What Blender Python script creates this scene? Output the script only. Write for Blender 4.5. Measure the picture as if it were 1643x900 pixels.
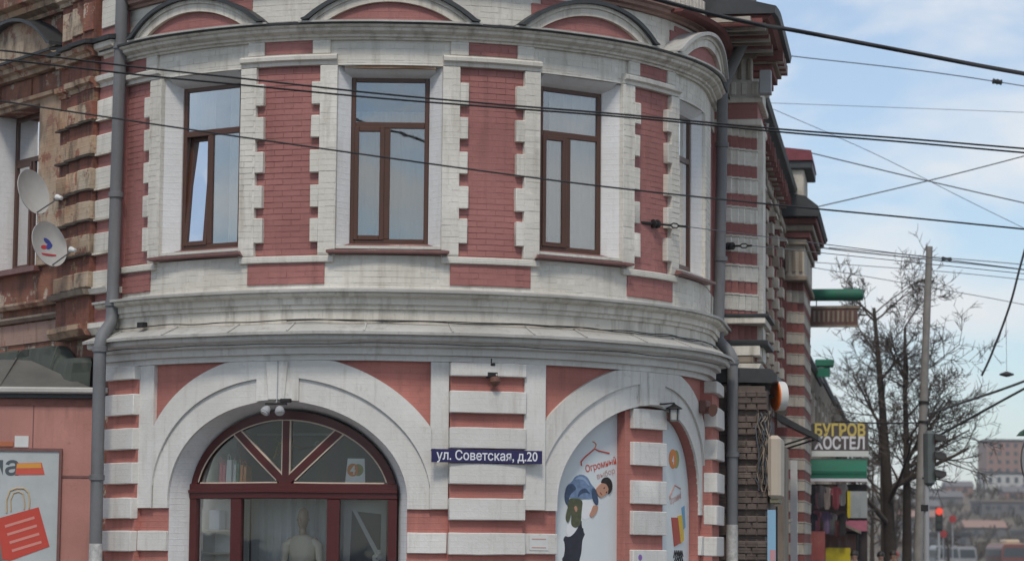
import bpy, bmesh, math, random
from mathutils import Vector, Matrix, noise as mnoise
random.seed(7)
R = math.radians
sc = bpy.context.scene
for o in list(bpy.data.objects): bpy.data.objects.remove(o)
col = sc.collection

# ------------------------------------------------------------------ camera, sky, sun, exposure
PITCH, ROLL = 5.808, 0.52
cd = bpy.data.cameras.new('camera'); cam = bpy.data.objects.new('camera', cd); col.objects.link(cam)
cd.sensor_fit = 'HORIZONTAL'; cd.sensor_width = 36; cd.lens = 92.65
cd.clip_start = 0.1; cd.clip_end = 9000
cam.matrix_world = Matrix.Translation((0, 0, 1.6)) @ Matrix.Rotation(R(90 + PITCH), 4, 'X') @ Matrix.Rotation(R(ROLL), 4, 'Z')
cd.dof.use_dof = True; cd.dof.focus_distance = 35.0; cd.dof.aperture_fstop = 2.2
sc.camera = cam

SUN_EL, SUN_AZ = 54.0, 186.0          # elevation and compass bearing (from +Y towards +X) of the veiled sun
wd = bpy.data.worlds.new('World'); sc.world = wd; wd.use_nodes = True
nt = wd.node_tree; nt.nodes.clear()
def N(t, typ, **k):
    n = t.nodes.new(typ)
    for a, b in k.items(): setattr(n, a, b)
    return n
out = N(nt, 'ShaderNodeOutputWorld'); bg = N(nt, 'ShaderNodeBackground')
sky = N(nt, 'ShaderNodeTexSky', sky_type='NISHITA'); sky.sun_disc = False
sky.sun_elevation = R(SUN_EL); sky.sun_rotation = R(SUN_AZ)
sky.air_density = 1.15; sky.dust_density = 0.15; sky.ozone_density = 2.2; sky.altitude = 150
tc = N(nt, 'ShaderNodeTexCoord'); mp = N(nt, 'ShaderNodeMapping'); mp.inputs['Scale'].default_value = (1, 1, 2.6)
mp.inputs['Location'].default_value = (0.37, 0.2, 0.05)
nz = N(nt, 'ShaderNodeTexNoise'); nz.inputs['Scale'].default_value = 9; nz.inputs['Detail'].default_value = 7; nz.inputs['Roughness'].default_value = .56; nz.inputs['Distortion'].default_value = .35
cr = N(nt, 'ShaderNodeValToRGB'); cr.color_ramp.elements[0].position = .40; cr.color_ramp.elements[0].color = (.27,) * 3 + (1,); cr.color_ramp.elements[1].position = .63; cr.color_ramp.elements[1].color = (.92,) * 3 + (1,)
mx = N(nt, 'ShaderNodeMixRGB'); mx.inputs[2].default_value = (7.6, 7.75, 7.9, 1)
L = nt.links.new
L(tc.outputs['Generated'], mp.inputs[0]); L(mp.outputs[0], nz.inputs[0]); L(nz.outputs[0], cr.inputs[0])
L(cr.outputs[0], mx.inputs[0]); tn = N(nt, 'ShaderNodeMixRGB', blend_type='MULTIPLY'); tn.inputs[0].default_value = 1; tn.inputs[2].default_value = (.80, .94, 1.08, 1); L(sky.outputs[0], tn.inputs[1]); L(tn.outputs[0], mx.inputs[1]); L(mx.outputs[0], bg.inputs[0]); L(bg.outputs[0], out.inputs[0])
bg.inputs[1].default_value = 0.085

sd = bpy.data.lights.new('sun', 'SUN'); sun = bpy.data.objects.new('sun', sd); col.objects.link(sun)
sd.energy = 1.5; sd.angle = R(11); sd.color = (1, .93, .83)
tow = Vector((math.sin(R(SUN_AZ)) * math.cos(R(SUN_EL)), math.cos(R(SUN_AZ)) * math.cos(R(SUN_EL)), math.sin(R(SUN_EL))))
sun.rotation_euler = tow.to_track_quat('Z', 'Y').to_euler(); sun.location = tow * 60
vs = sc.view_settings; vs.view_transform = 'Standard'; vs.look = 'None'; vs.gamma = 1; vs.exposure = 0.47; vs.use_curve_mapping = False

# ------------------------------------------------------------------ materials
MATS = {}
def newmat(name):
    m = bpy.data.materials.new(name); m.use_nodes = True; MATS[name] = m
    t = m.node_tree; b = t.nodes['Principled BSDF']
    return m, t, b
def noise(t, vec, scale, detail=4, rough=.55):
    n = N(t, 'ShaderNodeTexNoise'); n.inputs['Scale'].default_value = scale; n.inputs['Detail'].default_value = detail; n.inputs['Roughness'].default_value = rough
    t.links.new(vec, n.inputs['Vector']); return n.outputs[0]
def ramp(t, fac, a, b, c0=0, c1=1):
    r = N(t, 'ShaderNodeMapRange'); r.inputs[1].default_value = a; r.inputs[2].default_value = b; r.inputs[3].default_value = c0; r.inputs[4].default_value = c1
    t.links.new(fac, r.inputs[0]); return r.outputs[0]
def mix(t, fac, a, b, mode='MIX'):
    n = N(t, 'ShaderNodeMixRGB', blend_type=mode)
    for s, v in ((0, fac), (1, a), (2, b)):
        if isinstance(v, (int, float)): n.inputs[s].default_value = v
        elif isinstance(v, tuple): n.inputs[s].default_value = v + (1,) if len(v) == 3 else v
        else: t.links.new(v, n.inputs[s])
    return n.outputs[0]
def mapped(t, vec, sc_, loc=(0, 0, 0)):
    m = N(t, 'ShaderNodeMapping'); m.inputs['Scale'].default_value = sc_; m.inputs['Location'].default_value = loc
    t.links.new(vec, m.inputs[0]); return m.outputs[0]
def paint(name, c1, c2, dirt=(.12, .09, .07), amt=.5, rough=.8, brick=.5, peel=None, peel_at=.62, streak=(.52, .74), row=.077, stretch=.5, chips=.75, tone=.06):
    m, t, b = newmat(name); geo = N(t, 'ShaderNodeNewGeometry'); pos = geo.outputs['Position']
    c = mix(t, ramp(t, noise(t, pos, 1.1, 5), .35, .65), c1, c2)
    c = mix(t, ramp(t, noise(t, pos, 17, 4, .6), .35, .7, 0, .22), c, tuple(x * .72 for x in c1))
    if peel:
        c = mix(t, ramp(t, noise(t, mapped(t, pos, (1, 1, 1), (3, 1, 7)), 2.6, 9, .68), peel_at, peel_at + .035), c, peel)
    st = ramp(t, noise(t, mapped(t, pos, (4.5 if stretch < 1 else 2.2, 4.5 if stretch < 1 else 2.2, stretch)), 1.6, 6, .62), streak[0], streak[1], 0, amt)
    c = mix(t, st, c, dirt)
    sp = ramp(t, noise(t, mapped(t, pos, (1, 1, 1), (9, 4, 2)), 6.5, 7, .7), .6, .72, 0, amt * .8)
    c = mix(t, sp, c, dirt)
    if chips:
        c = mix(t, ramp(t, noise(t, mapped(t, pos, (1, 1, 1.3), (5, 8, 1)), 21, 6, .75), .665, .70, 0, chips), c, tuple(x * .8 for x in dirt))
        c = mix(t, ramp(t, noise(t, mapped(t, pos, (1, 1, 1), (15, 2, 6)), .55, 5, .6), .44, .66, 0, .42), c, tuple(.5 * x + .5 * y for x, y in zip(c1, dirt)))
    isl = ramp(t, geo.outputs['Random Per Island'], 0, 1, .955, 1.03)
    hs = N(t, 'ShaderNodeHueSaturation'); oi = N(t, 'ShaderNodeObjectInfo'); mo_ = N(t, 'ShaderNodeMath', operation='MULTIPLY'); t.links.new(isl, mo_.inputs[0]); t.links.new(ramp(t, oi.outputs['Random'], 0, 1, 1 - tone, 1 + tone * .6), mo_.inputs[1])
    t.links.new(c, hs.inputs['Color']); t.links.new(mo_.outputs[0], hs.inputs['Value']); c = hs.outputs[0]
    bmp = N(t, 'ShaderNodeBump'); bmp.inputs['Strength'].default_value = .55; bmp.inputs['Distance'].default_value = .008
    h = noise(t, pos, 26, 5, .65)
    if brick:
        uv = N(t, 'ShaderNodeUVMap'); bt = N(t, 'ShaderNodeTexBrick'); t.links.new(uv.outputs[0], bt.inputs['Vector'])
        bt.inputs['Scale'].default_value = 1; bt.inputs['Brick Width'].default_value = .26; bt.inputs['Row Height'].default_value = row
        bt.inputs['Mortar Size'].default_value = .007; bt.inputs['Mortar Smooth'].default_value = .4
        inv = ramp(t, bt.outputs['Fac'], 0, 1, 1, 0)
        c = mix(t, ramp(t, bt.outputs['Fac'], 0, 1, 0, .30 * brick), c, tuple(x * .45 for x in c1))
        mm = N(t, 'ShaderNodeMath', operation='MULTIPLY_ADD'); t.links.new(inv, mm.inputs[0]); mm.inputs[1].default_value = 1.2 * brick; t.links.new(h, mm.inputs[2]); h = mm.outputs[0]
    t.links.new(h, bmp.inputs['Height']); t.links.new(bmp.outputs[0], b.inputs['Normal'])
    t.links.new(c, b.inputs['Base Color']); b.inputs['Roughness'].default_value = rough; b.inputs['Specular IOR Level'].default_value = .3
    return m
def plain(name, c, rough=.6, metal=0, var=.25, scale=6, spec=.4, emit=None):
    m, t, b = newmat(name); geo = N(t, 'ShaderNodeNewGeometry')
    cc = mix(t, ramp(t, noise(t, geo.outputs['Position'], scale, 6, .65), .35, .68, 0, var * 2), tuple(c), tuple(x * .55 for x in c))
    t.links.new(cc, b.inputs['Base Color']); b.inputs['Roughness'].default_value = rough; b.inputs['Metallic'].default_value = metal
    b.inputs['Specular IOR Level'].default_value = spec
    if emit: b.inputs['Emission Color'].default_value = tuple(emit[:3]) + (1,); b.inputs['Emission Strength'].default_value = emit[3]
    return m

WHITE = paint('white_paint', (.74, .71, .645), (.63, .60, .53), (.25, .20, .145), .46, brick=.45)
WHITE_N = paint('white_brick_paint', (.74, .71, .645), (.63, .60, .53), (.25, .20, .145), .46, brick=0)
WHITE_S = paint('white_plaster', (.73, .715, .68), (.64, .625, .59), (.30, .25, .19), .46, brick=.12)
WHITE_R = paint('white_reveal', (.76, .76, .76), (.69, .68, .67), (.38, .33, .28), .26, brick=.25)
CORN = paint('cornice_white', (.76, .72, .64), (.64, .60, .52), (.17, .13, .09), .6, brick=.15, streak=(.48, .72))
RED = paint('red_paint', (.41, .18, .162), (.315, .132, .12), (.15, .07, .06), .36, brick=.45, peel=(.50, .34, .29), peel_at=.715)
RED_N = paint('red_brick_paint', (.41, .18, .162), (.315, .132, .12), (.15, .07, .06), .36, brick=0, peel=(.50, .34, .29), peel_at=.715)
RED_G = paint('red_paint_street', (.49, .195, .158), (.36, .135, .115), (.20, .085, .07), .45, brick=.35, peel=(.55, .36, .3), peel_at=.74)
OCHRE = paint('rusted_ochre', (.31, .14, .085), (.235, .085, .065), (.06, .04, .03), .85, brick=.5, peel=(.52, .45, .36), peel_at=.545, streak=(.46, .66), stretch=1.1)
RUSTW = paint('stained_white', (.54, .45, .34), (.40, .23, .13), (.085, .052, .036), .88, brick=.5, peel=(.27, .10, .065), peel_at=.545, streak=(.47, .66), stretch=1.1)
SOOTRED = paint('sooty_red', (.27, .095, .068), (.21, .085, .055), (.06, .04, .03), .85, brick=.5, peel=(.40, .27, .16), peel_at=.6, streak=(.44, .64))
GRIME = plain('grime_ledge', (.075, .058, .045), .9, 0, .4, 9)
DBRICK = paint('soot_brick', (.165, .125, .105), (.115, .09, .078), (.05, .042, .038), .6, brick=1.0, row=.085, tone=.3)
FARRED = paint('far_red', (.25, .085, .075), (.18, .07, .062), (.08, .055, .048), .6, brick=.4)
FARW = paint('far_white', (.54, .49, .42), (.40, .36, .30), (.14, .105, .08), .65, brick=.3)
DIRTY = paint('dirty_moulding', (.33, .28, .22), (.21, .17, .135), (.07, .05, .04), .7, brick=.2)
PINK = paint('annex_pink', (.49, .24, .20), (.39, .18, .155), (.2, .1, .08), .5, brick=0)
ZINC = paint('zinc_sheet', (.54, .53, .50), (.42, .41, .38), (.18, .15, .12), .5, rough=.6, brick=0)
ROOFD = plain('dark_roof_sheet', (.065, .068, .07), .55, .4, .3, 4)
PIPE = paint('painted_pipe', (.175, .18, .188), (.14, .144, .15), (.085, .062, .048), .5, rough=.55, brick=0, peel=(.19, .115, .075), peel_at=.70)
PIPEW = plain('chipped_white_pipe', (.55, .54, .52), .6, 0, .5, 14)
FRAME = plain('brown_plastic', (.085, .036, .022), .38, 0, .15, 3)
SILL = plain('brown_sill', (.20, .095, .085), .5, .1, .3, 8)
MAROON = plain('maroon_frame', (.078, .012, .011), .35, 0, .15, 4)
BEAD = plain('cream_bead', (.60, .50, .40), .6)
ROOM = plain('room_wall', (.30, .28, .25), .9)
GREEN = paint('green_awning', (.012, .155, .09), (.02, .12, .075), (.06, .09, .075), .6, rough=.6, brick=0)
DGREEN = plain('dark_green_felt', (.042, .055, .045), .85, 0, .5, 4)
CABLE = plain('black_cable', (.018, .018, .02), .6)
CABLE2 = plain('grey_wire', (.09, .10, .115), .5)
IRON = plain('black_iron', (.022, .02, .02), .6, .2)
CONC = plain('concrete', (.25, .235, .215), .85, 0, .3, 5)
BARK = plain('bark', (.05, .038, .03), .95, 0, .35, 8)
TWIG = plain('twig_bark', (.082, .064, .053), .95, 0, .3, 8)
SKIN = plain('skin', (.45, .27, .2), .6)
PLASTIC = plain('white_plastic', (.62, .62, .6), .45, 0, .1)
GREYP = plain('grey_plastic', (.33, .34, .35), .5, 0, .12)
ASPH = paint('asphalt', (.055, .055, .056), (.042, .042, .044), (.02, .02, .02), .4, brick=0, rough=.9)
PAVE = paint('pavement', (.17, .165, .16), (.13, .128, .125), (.07, .065, .06), .5, brick=0, rough=.9)
m_, t_, b_ = newmat('hill_ground'); EARTH = m_; ge_ = N(t_, 'ShaderNodeNewGeometry')
c_ = mix(t_, ramp(t_, noise(t_, mapped(t_, ge_.outputs['Position'], (1, .35, 3)), .03, 6, .65), .38, .62), (.10, .078, .055), (.15, .12, .085))
c_ = mix(t_, ramp(t_, noise(t_, mapped(t_, ge_.outputs['Position'], (1, .3, 4)), .11, 6, .7), .5, .66, 0, .85), c_, (.042, .038, .034))
c_ = mix(t_, ramp(t_, noise(t_, mapped(t_, ge_.outputs['Position'], (1, .3, 2), (40, 9, 1)), .045, 5, .6), .56, .68, 0, .6), c_, (.065, .068, .034))
t_.links.new(c_, b_.inputs['Base Color']); b_.inputs['Roughness'].default_value = .95
def glass(name, tint, refl):
    m, t, b = newmat(name); t.nodes.remove(b); o = t.nodes['Material Output']
    tr = N(t, 'ShaderNodeBsdfTransparent'); tr.inputs[0].default_value = tint + (1,)
    gl = N(t, 'ShaderNodeBsdfGlossy'); gl.inputs['Roughness'].default_value = .015
    ge = N(t, 'ShaderNodeNewGeometry'); bp = N(t, 'ShaderNodeBump'); bp.inputs['Strength'].default_value = .035; bp.inputs['Distance'].default_value = .02; t.links.new(noise(t, ge.outputs['Position'], 2.2, 2), bp.inputs['Height']); t.links.new(bp.outputs[0], gl.inputs['Normal'])
    fr = N(t, 'ShaderNodeFresnel'); fr.inputs[0].default_value = 1.5
    ad = N(t, 'ShaderNodeMath', operation='ADD', use_clamp=True); ad.inputs[1].default_value = refl; t.links.new(fr.outputs[0], ad.inputs[0])
    ms = N(t, 'ShaderNodeMixShader'); t.links.new(ad.outputs[0], ms.inputs[0]); t.links.new(tr.outputs[0], ms.inputs[1]); t.links.new(gl.outputs[0], ms.inputs[2])
    t.links.new(ms.outputs[0], o.inputs[0]); return m
GLASS = glass('window_glass', (.90, .91, .90), .17)
GLASS_S = glass('shop_glass', (.94, .95, .95), -.012)
def fabric(name, c, stripes=0):
    m, t, b = newmat(name); b.inputs['Base Color'].default_value = c + (1,); b.inputs['Roughness'].default_value = .9
    tl = N(t, 'ShaderNodeBsdfTranslucent'); tl.inputs[0].default_value = c + (1,)
    ms = N(t, 'ShaderNodeMixShader'); ms.inputs[0].default_value = .3
    t.links.new(b.outputs[0], ms.inputs[1]); t.links.new(tl.outputs[0], ms.inputs[2]); t.links.new(ms.outputs[0], t.nodes['Material Output'].inputs[0]); return m
CURT = fabric('pale_curtain', (.72, .70, .65)); CURT2 = fabric('grey_drape', (.66, .69, .70))
def flat(name, c): return plain(name, c, .55, 0, .06, 5)

# ------------------------------------------------------------------ geometry helpers
CX, CY, RW = -1.6864, 38.5335, 4.512     # axis and face radius of the rounded corner
A0, A1 = R(-53.6), R(81.4); U0, U1 = A0 * RW, A1 * RW
D = RW * math.pi / 180                     # metres of facade per degree of the round
def bend(u, o, z):
    a = min(max(u / RW, A0), A1); s, c = math.sin(a), math.cos(a)
    w = .009 * mnoise.noise((u * .9, z * .8, 3.1)) + .004 * mnoise.noise((u * 3.1, z * 2.2, 7.7))      # hand-built walls are never quite true
    o += w; z += .007 * mnoise.noise((u * .7, z * .5, 11.3)) + .003 * mnoise.noise((u * 2.7, z * 1.5, 5.2))
    x = CX + (RW + o) * s; y = CY - (RW + o) * c; e = u - a * RW
    return (x + e * c, y + e * s, z)
def rigid(u0):
    a = min(max(u0 / RW, A0), A1); s, c = math.sin(a), math.cos(a); e = u0 - a * RW
    def f(du, o, z): return (CX + (RW + o) * s + (e + du) * c, CY - (RW + o) * c + (e + du) * s, z)
    f.ang = a; return f
def world(x, y, z): return (x, y, z)
WL = {}
class G:
    def __init__(s): s.v = []; s.f = []
    def add(s, vs, fs):
        k = len(s.v); s.v += [tuple(p) for p in vs]; s.f += [tuple(i + k for i in f) for f in fs]; return s
    def box(s, a0, a1, b0, b1, c0, c1):
        return s.add([(a0, b0, c0), (a1, b0, c0), (a1, b1, c0), (a0, b1, c0), (a0, b0, c1), (a1, b0, c1), (a1, b1, c1), (a0, b1, c1)],
                     [(0, 3, 2, 1), (4, 5, 6, 7), (0, 1, 5, 4), (1, 2, 6, 5), (2, 3, 7, 6), (3, 0, 4, 7)])
    def prism(s, pts, o0, o1):                       # outline in (u, z), thickness o0..o1
        n = len(pts)
        return s.add([(p[0], o0, p[1]) for p in pts] + [(p[0], o1, p[1]) for p in pts],
                     [tuple(range(n)), tuple(range(2 * n - 1, n - 1, -1))] + [(i, i + n, (i + 1) % n + n, (i + 1) % n) for i in range(n)])
    def plan(s, pts, z0, z1):                        # outline in (u, o), height z0..z1
        n = len(pts)
        return s.add([(p[0], p[1], z0) for p in pts] + [(p[0], p[1], z1) for p in pts],
                     [tuple(range(n)), tuple(range(2 * n - 1, n - 1, -1))] + [(i, i + n, (i + 1) % n + n, (i + 1) % n) for i in range(n)])
    def strip(s, us, lo, hi, o0, o1):                # solid between two height curves
        us = list(us); n = len(us)
        v = []
        for u in us: v += [(u, o0, lo(u)), (u, o1, lo(u)), (u, o1, hi(u)), (u, o0, hi(u))]
        f = [(0, 1, 2, 3), (4 * n - 1, 4 * n - 2, 4 * n - 3, 4 * n - 4)]
        for i in range(n - 1):
            for k in range(4): f.append((4 * i + k, 4 * i + 4 + k, 4 * i + 4 + (k + 1) % 4, 4 * i + (k + 1) % 4))
        return s.add(v, f)
    def sweep(s, prof, u0, u1):                      # closed (o, z) profile carried along u
        n = len(prof)
        return s.add([(u0, p[0], p[1]) for p in prof] + [(u1, p[0], p[1]) for p in prof],
                     [tuple(range(n)), tuple(range(2 * n - 1, n - 1, -1))] + [(i, i + n, (i + 1) % n + n, (i + 1) % n) for i in range(n)])
    def tube(s, pts, r, n=8):
        pts = [Vector(p) for p in pts]; m = len(pts); k = len(s.v)
        rr = r if isinstance(r, (list, tuple)) else [r] * m
        up = None
        for i, p in enumerate(pts):
            d = (pts[min(i + 1, m - 1)] - pts[max(i - 1, 0)]).normalized()
            if up is None: up = d.orthogonal().normalized()
            up = (up - d * up.dot(d)); up = up.normalized() if up.length > 1e-5 else d.orthogonal().normalized()
            b = d.cross(up)
            for j in range(n):
                a = 2 * math.pi * j / n; s.v.append(tuple(p + (up * math.cos(a) + b * math.sin(a)) * rr[i]))
        for i in range(m - 1):
            for j in range(n): s.f.append((k + i * n + j, k + i * n + (j + 1) % n, k + (i + 1) * n + (j + 1) % n, k + (i + 1) * n + j))
        s.f.append(tuple(k + j for j in range(n - 1, -1, -1))); s.f.append(tuple(k + (m - 1) * n + j for j in range(n)))
        return s
    def lathe(s, prof, c, axis=(0, 0, 1), n=20):     # (radius, height) along axis from c
        ax = Vector(axis).normalized(); e = ax.orthogonal().normalized(); b = ax.cross(e); c = Vector(c); k = len(s.v)
        for r_, h in prof:
            for j in range(n):
                a = 2 * math.pi * j / n; s.v.append(tuple(c + ax * h + (e * math.cos(a) + b * math.sin(a)) * max(r_, 1e-4)))
        for i in range(len(prof) - 1):
            for j in range(n): s.f.append((k + i * n + j, k + i * n + (j + 1) % n, k + (i + 1) * n + (j + 1) % n, k + (i + 1) * n + j))
        s.f.append(tuple(k + j for j in range(n - 1, -1, -1))); s.f.append(tuple(k + (len(prof) - 1) * n + j for j in range(n)))
        return s
    def build(s, name, mat, parent=None, xf=bend, cut=.24, bevel=0, ang=32, jit=0):
        bm = bmesh.new(); vs_ = [bm.verts.new(p) for p in s.v]
        for f in s.f:
            try: bm.faces.new([vs_[i] for i in f])
            except ValueError: pass
        bmesh.ops.recalc_face_normals(bm, faces=bm.faces[:])
        if bevel: bmesh.ops.bevel(bm, geom=bm.edges[:], offset=bevel, segments=1, affect='EDGES', clamp_overlap=True)
        if xf is bend and cut:
            big = [f for f in bm.faces if len(f.verts) > 6]
            if big: bmesh.ops.triangulate(bm, faces=big)
            us = [v.co.x for v in bm.verts]; a, b = max(min(us), U0), min(max(us), U1)
            if b - a > cut * 1.2:
                k = math.ceil((b - a) / cut)
                for i in range(0 if min(us) < U0 - .01 else 1, k + (1 if max(us) > U1 + .01 else 0)):
                    bmesh.ops.bisect_plane(bm, geom=bm.verts[:] + bm.edges[:] + bm.faces[:], plane_co=(a + (b - a) * i / k, 0, 0), plane_no=(1, 0, 0), dist=1e-5)
        big = [f for f in bm.faces if len(f.verts) > 4]
        if big: bmesh.ops.triangulate(bm, faces=big)
        uv = bm.loops.layers.uv.new('UVMap')
        for f in bm.faces:
            for l in f.loops: l[uv].uv = (l.vert.co.x + l.vert.co.y, l.vert.co.z)
        for v in bm.verts:
            if jit: v.co += Vector((random.uniform(-jit, jit), random.uniform(-jit, jit) * .6, random.uniform(-jit, jit)))
            v.co = Vector(xf(*v.co))
        cs = [v.co for v in bm.verts]
        c = Vector(((min(p.x for p in cs) + max(p.x for p in cs)) / 2, (min(p.y for p in cs) + max(p.y for p in cs)) / 2, min(p.z for p in cs)))
        for v in bm.verts: v.co -= c
        me = bpy.data.meshes.new(name); bm.to_mesh(me); bm.free()
        me.polygons.foreach_set('use_smooth', [True] * len(me.polygons)); me.set_sharp_from_angle(angle=R(ang))
        me.materials.append(mat)
        ob = bpy.data.objects.new(name, me); link(ob, c, parent); return ob
def link(ob, c, parent=None):
    col.objects.link(ob); c = Vector(c)
    if parent is not None: ob.parent = parent; ob.location = c - WL[parent.name]
    else: ob.location = c
    WL[ob.name] = c
def tag(o, label, cat=None, group=None, kind=None):
    if label: o['label'] = label
    if cat: o['category'] = cat
    if group: o['group'] = group
    if kind: o['kind'] = kind
    return o
def thing(name, label, cat, loc, group=None):
    e = bpy.data.objects.new(name, None); e.empty_display_size = .3; link(e, loc); return tag(e, label, cat, group)
def lin(a, b, n): return [a + (b - a) * i / n for i in range(n + 1)]
_txt = {}
def text2d(body, size, bold=.0):
    c = bpy.data.curves.new('lettering', 'FONT'); c.body = body; c.size = size; c.align_x = 'CENTER'; c.offset = bold * size; c.resolution_u = 3
    o = bpy.data.objects.new('lettering', c); col.objects.link(o)
    me = bpy.data.meshes.new_from_object(o.evaluated_get(bpy.context.evaluated_depsgraph_get()))
    r = ([(v.co.x, v.co.y) for v in me.vertices], [tuple(p.vertices) for p in me.polygons])
    bpy.data.objects.remove(o); bpy.data.curves.remove(c); bpy.data.meshes.remove(me); return r
def put_text(g, t, u, z, o, rot=0, sx=1.0, width=None):
    if width: 
        w = max(p[0] for p in t[0]) - min(p[0] for p in t[0]); sx = width / w
    c, s = math.cos(R(rot)), math.sin(R(rot))
    g.add([(u + (x * sx) * c - y * s, o, z + (x * sx) * s + y * c) for x, y in t[0]], t[1]); return g
T_STREET = text2d('ул. Советская, д.20', .17, .012)
T_HUGE = text2d('Огромный', .13, .012); T_CHOICE = text2d('выбор', .11, .0)
T_BUG = text2d('БУГРОВ', .42, .03); T_HOST = text2d('ХОСТЕЛ', .42, .03)
T_NA = text2d('на', .36, .02); T_FOUR = text2d('4', .16, .02); T_THREE = text2d('3', .14, .02)

# ------------------------------------------------------------------ setting
g = G().box(-4000, 4000, -400, 6000, -.6, -.02); tag(g.build('ground', ASPH, xf=world), None, kind='structure')
g = G().box(-60, 60, -12, 29.5, -.3, -.012); tag(g.build('road', ASPH, xf=world), None, kind='structure')
g = G().box(-60, 60, 29.65, 55, -.3, .12); tag(g.build('pavement', PAVE, xf=world), None, kind='structure')
g = G().box(-60, 60, 29.5, 29.647, -.3, .135); tag(g.build('kerb', CONC, xf=world, bevel=.015), None, kind='structure')
# the far slope across the river valley
vs_, fs_ = [], []
nx, ny = 60, 40
def hill_z(x, y):
    t = min(max((y - 300) / 420, 0), 1); h = 17.5 * (t * t * (3 - 2 * t))
    t2 = min(max((y - 720) / 600, 0), 1); h += 6 * t2
    h *= min(1, max(.25, .75 + x / 500))
    return h + 1.1 * math.sin(x * .05 + y * .013) + .7 * math.sin(x * .13 - y * .04) - 1.6
for j in range(ny + 1):
    for i in range(nx + 1):
        x = -150 + 700 * i / nx; y = 290 + 1300 * j / ny; vs_.append((x, y, hill_z(x, y)))
for j in range(ny):
    for i in range(nx): a = j * (nx + 1) + i; fs_.append((a, a + 1, a + nx + 2, a + nx + 1))
tag(G().add(vs_, fs_).build('hill', EARTH, xf=world, ang=80), None, kind='structure')

# ------------------------------------------------------------------ the corner building
B = thing('corner_building', 'two-storey red and white painted brick corner building with a rounded front', 'building', (CX, CY, 0))
BAYS = [-33.4, .9, 35.2, 68.7]; PIERS = [-50.55, -16.25, 18.05, 52.35]; HALF = 8.7
def bricks(g, u0, u1, z0, z1, o, proud=.0026, bw=.25, row=.077, joint=.0058, back=.004):
    """fill a rectangle with single bricks (front and four sides each)"""
    k = 0; z = math.floor(z0 / row) * row
    while z < z1 - .01:
        off = (bw / 2 if int(round(z / row)) % 2 else 0); u = math.floor((u0 - off) / bw) * bw + off
        while u < u1 - .01:
            a, b, c, d = max(u + joint / 2, u0), min(u + bw - joint / 2, u1), max(z + joint / 2, z0), min(z + row - joint / 2, z1)
            if b - a > .03 and d - c > .02:
                p = proud + random.uniform(-.0022, .0022); e = .002
                g.add([(a, o - back, c), (b, o - back, c), (b, o - back, d), (a, o - back, d), (a + e, o + p, c + e), (b - e, o + p, c + e), (b - e, o + p, d - e), (a + e, o + p, d - e)],
                      [(4, 5, 6, 7), (0, 1, 5, 4), (1, 2, 6, 5), (2, 3, 7, 6), (3, 0, 4, 7)]); k += 1
            u += bw
        z += row
    return k
def brickwork(rects, o, mat, parent, **k):
    g = G()
    for r in rects: bricks(g, *r, o, **k)
    ob = g.build('brickwork', WHITE_N if mat is WHITE else RED_N, parent, cut=0); ob['kind'] = 'stuff'; return ob

UE = U0 - .35, U1 + 1.7                       # ends of the rounded front, tucked behind the wing pilasters
# core, floors and roof cap, added to keep daylight out of the rooms
G().sweep([(-1.9, 0), (-1.75, 0), (-1.75, 9.6), (-1.9, 9.6)], U0 - 14, U1 + 24).build('inner_wall', ROOM, B, cut=.5)
G().sweep([(-1.75, 4.05), (-.45, 4.05), (-.45, 4.35), (-1.75, 4.35)], U0 - 14, U1 + 24).build('floor_slab', ROOM, B, cut=.5)
G().sweep([(-4.2, 9.62), (-.1, 9.62), (-.1, 9.7), (-4.2, 9.9)], U0 - 14, U1 + 24).build('roof', ROOFD, B, cut=.5)

# upper storey: aprons, piers with quoins, frieze, parapet
apron = G().box(UE[0], UE[1], -.45, .03, 4.9, 5.37).build('apron_wall', WHITE, B)
brickwork([(UE[0] + .4, UE[1], 4.98, 5.36)], .03, WHITE, apron)
for pc, h0, h1 in ((-50.55, 8, 6.2), (-16.25, 6.75, 6.75), (18.05, 6.9, 7.0), (52.35, 7.0, 6.6)):
    a, b = (pc - h0) * D, (pc + h1) * D
    ap = G().box(a, b, .02, .048, 4.995, 5.272).build('apron_panel', RED, B)
    brickwork([(a, b, 4.995, 5.272)], .048, RED, ap)
    G().box(a - .12, b + .12, .0, .085, 5.275, 5.365).build('string_moulding', WHITE, B, bevel=.012)
TEETH = [(7.355, 7.65), (6.91, 7.20), (6.46, 6.75), (6.0, 6.30), (5.54, 5.86)]
bw_full, bw_half = G(), G()
def brick_mesh(w):
    e, h = .002, .0353; g = G()
    a, b, c, d = -w / 2, w / 2, -h, h
    g.add([(a, -.004, c), (b, -.004, c), (b, -.004, d), (a, -.004, d), (a + e, .0032, c + e), (b - e, .0032, c + e), (b - e, .0032, d - e), (a + e, .0032, d - e)],
          [(4, 5, 6, 7), (0, 1, 5, 4), (1, 2, 6, 5), (2, 3, 7, 6), (3, 0, 4, 7)])
    me = bpy.data.meshes.new('brick'); me.from_pydata([(x, -y, z) for x, y, z in g.v], [], g.f); me.materials.append(RED_N)
    bm = bmesh.new(); bm.from_mesh(me); bmesh.ops.recalc_face_normals(bm, faces=bm.faces[:]); uv = bm.loops.layers.uv.new('UVMap')
    for f in bm.faces:
        if f.normal.y > 0: f.normal_flip()
        for l in f.loops: l[uv].uv = (.02 + .2 * (l.vert.co.x / w + .5), .02 + .04 * (l.vert.co.z / .07 + .5))
    bm.to_mesh(me); bm.free(); return me
BRM = {w: brick_mesh(w) for w in (.2435, .1185)}
nb = 0
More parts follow.
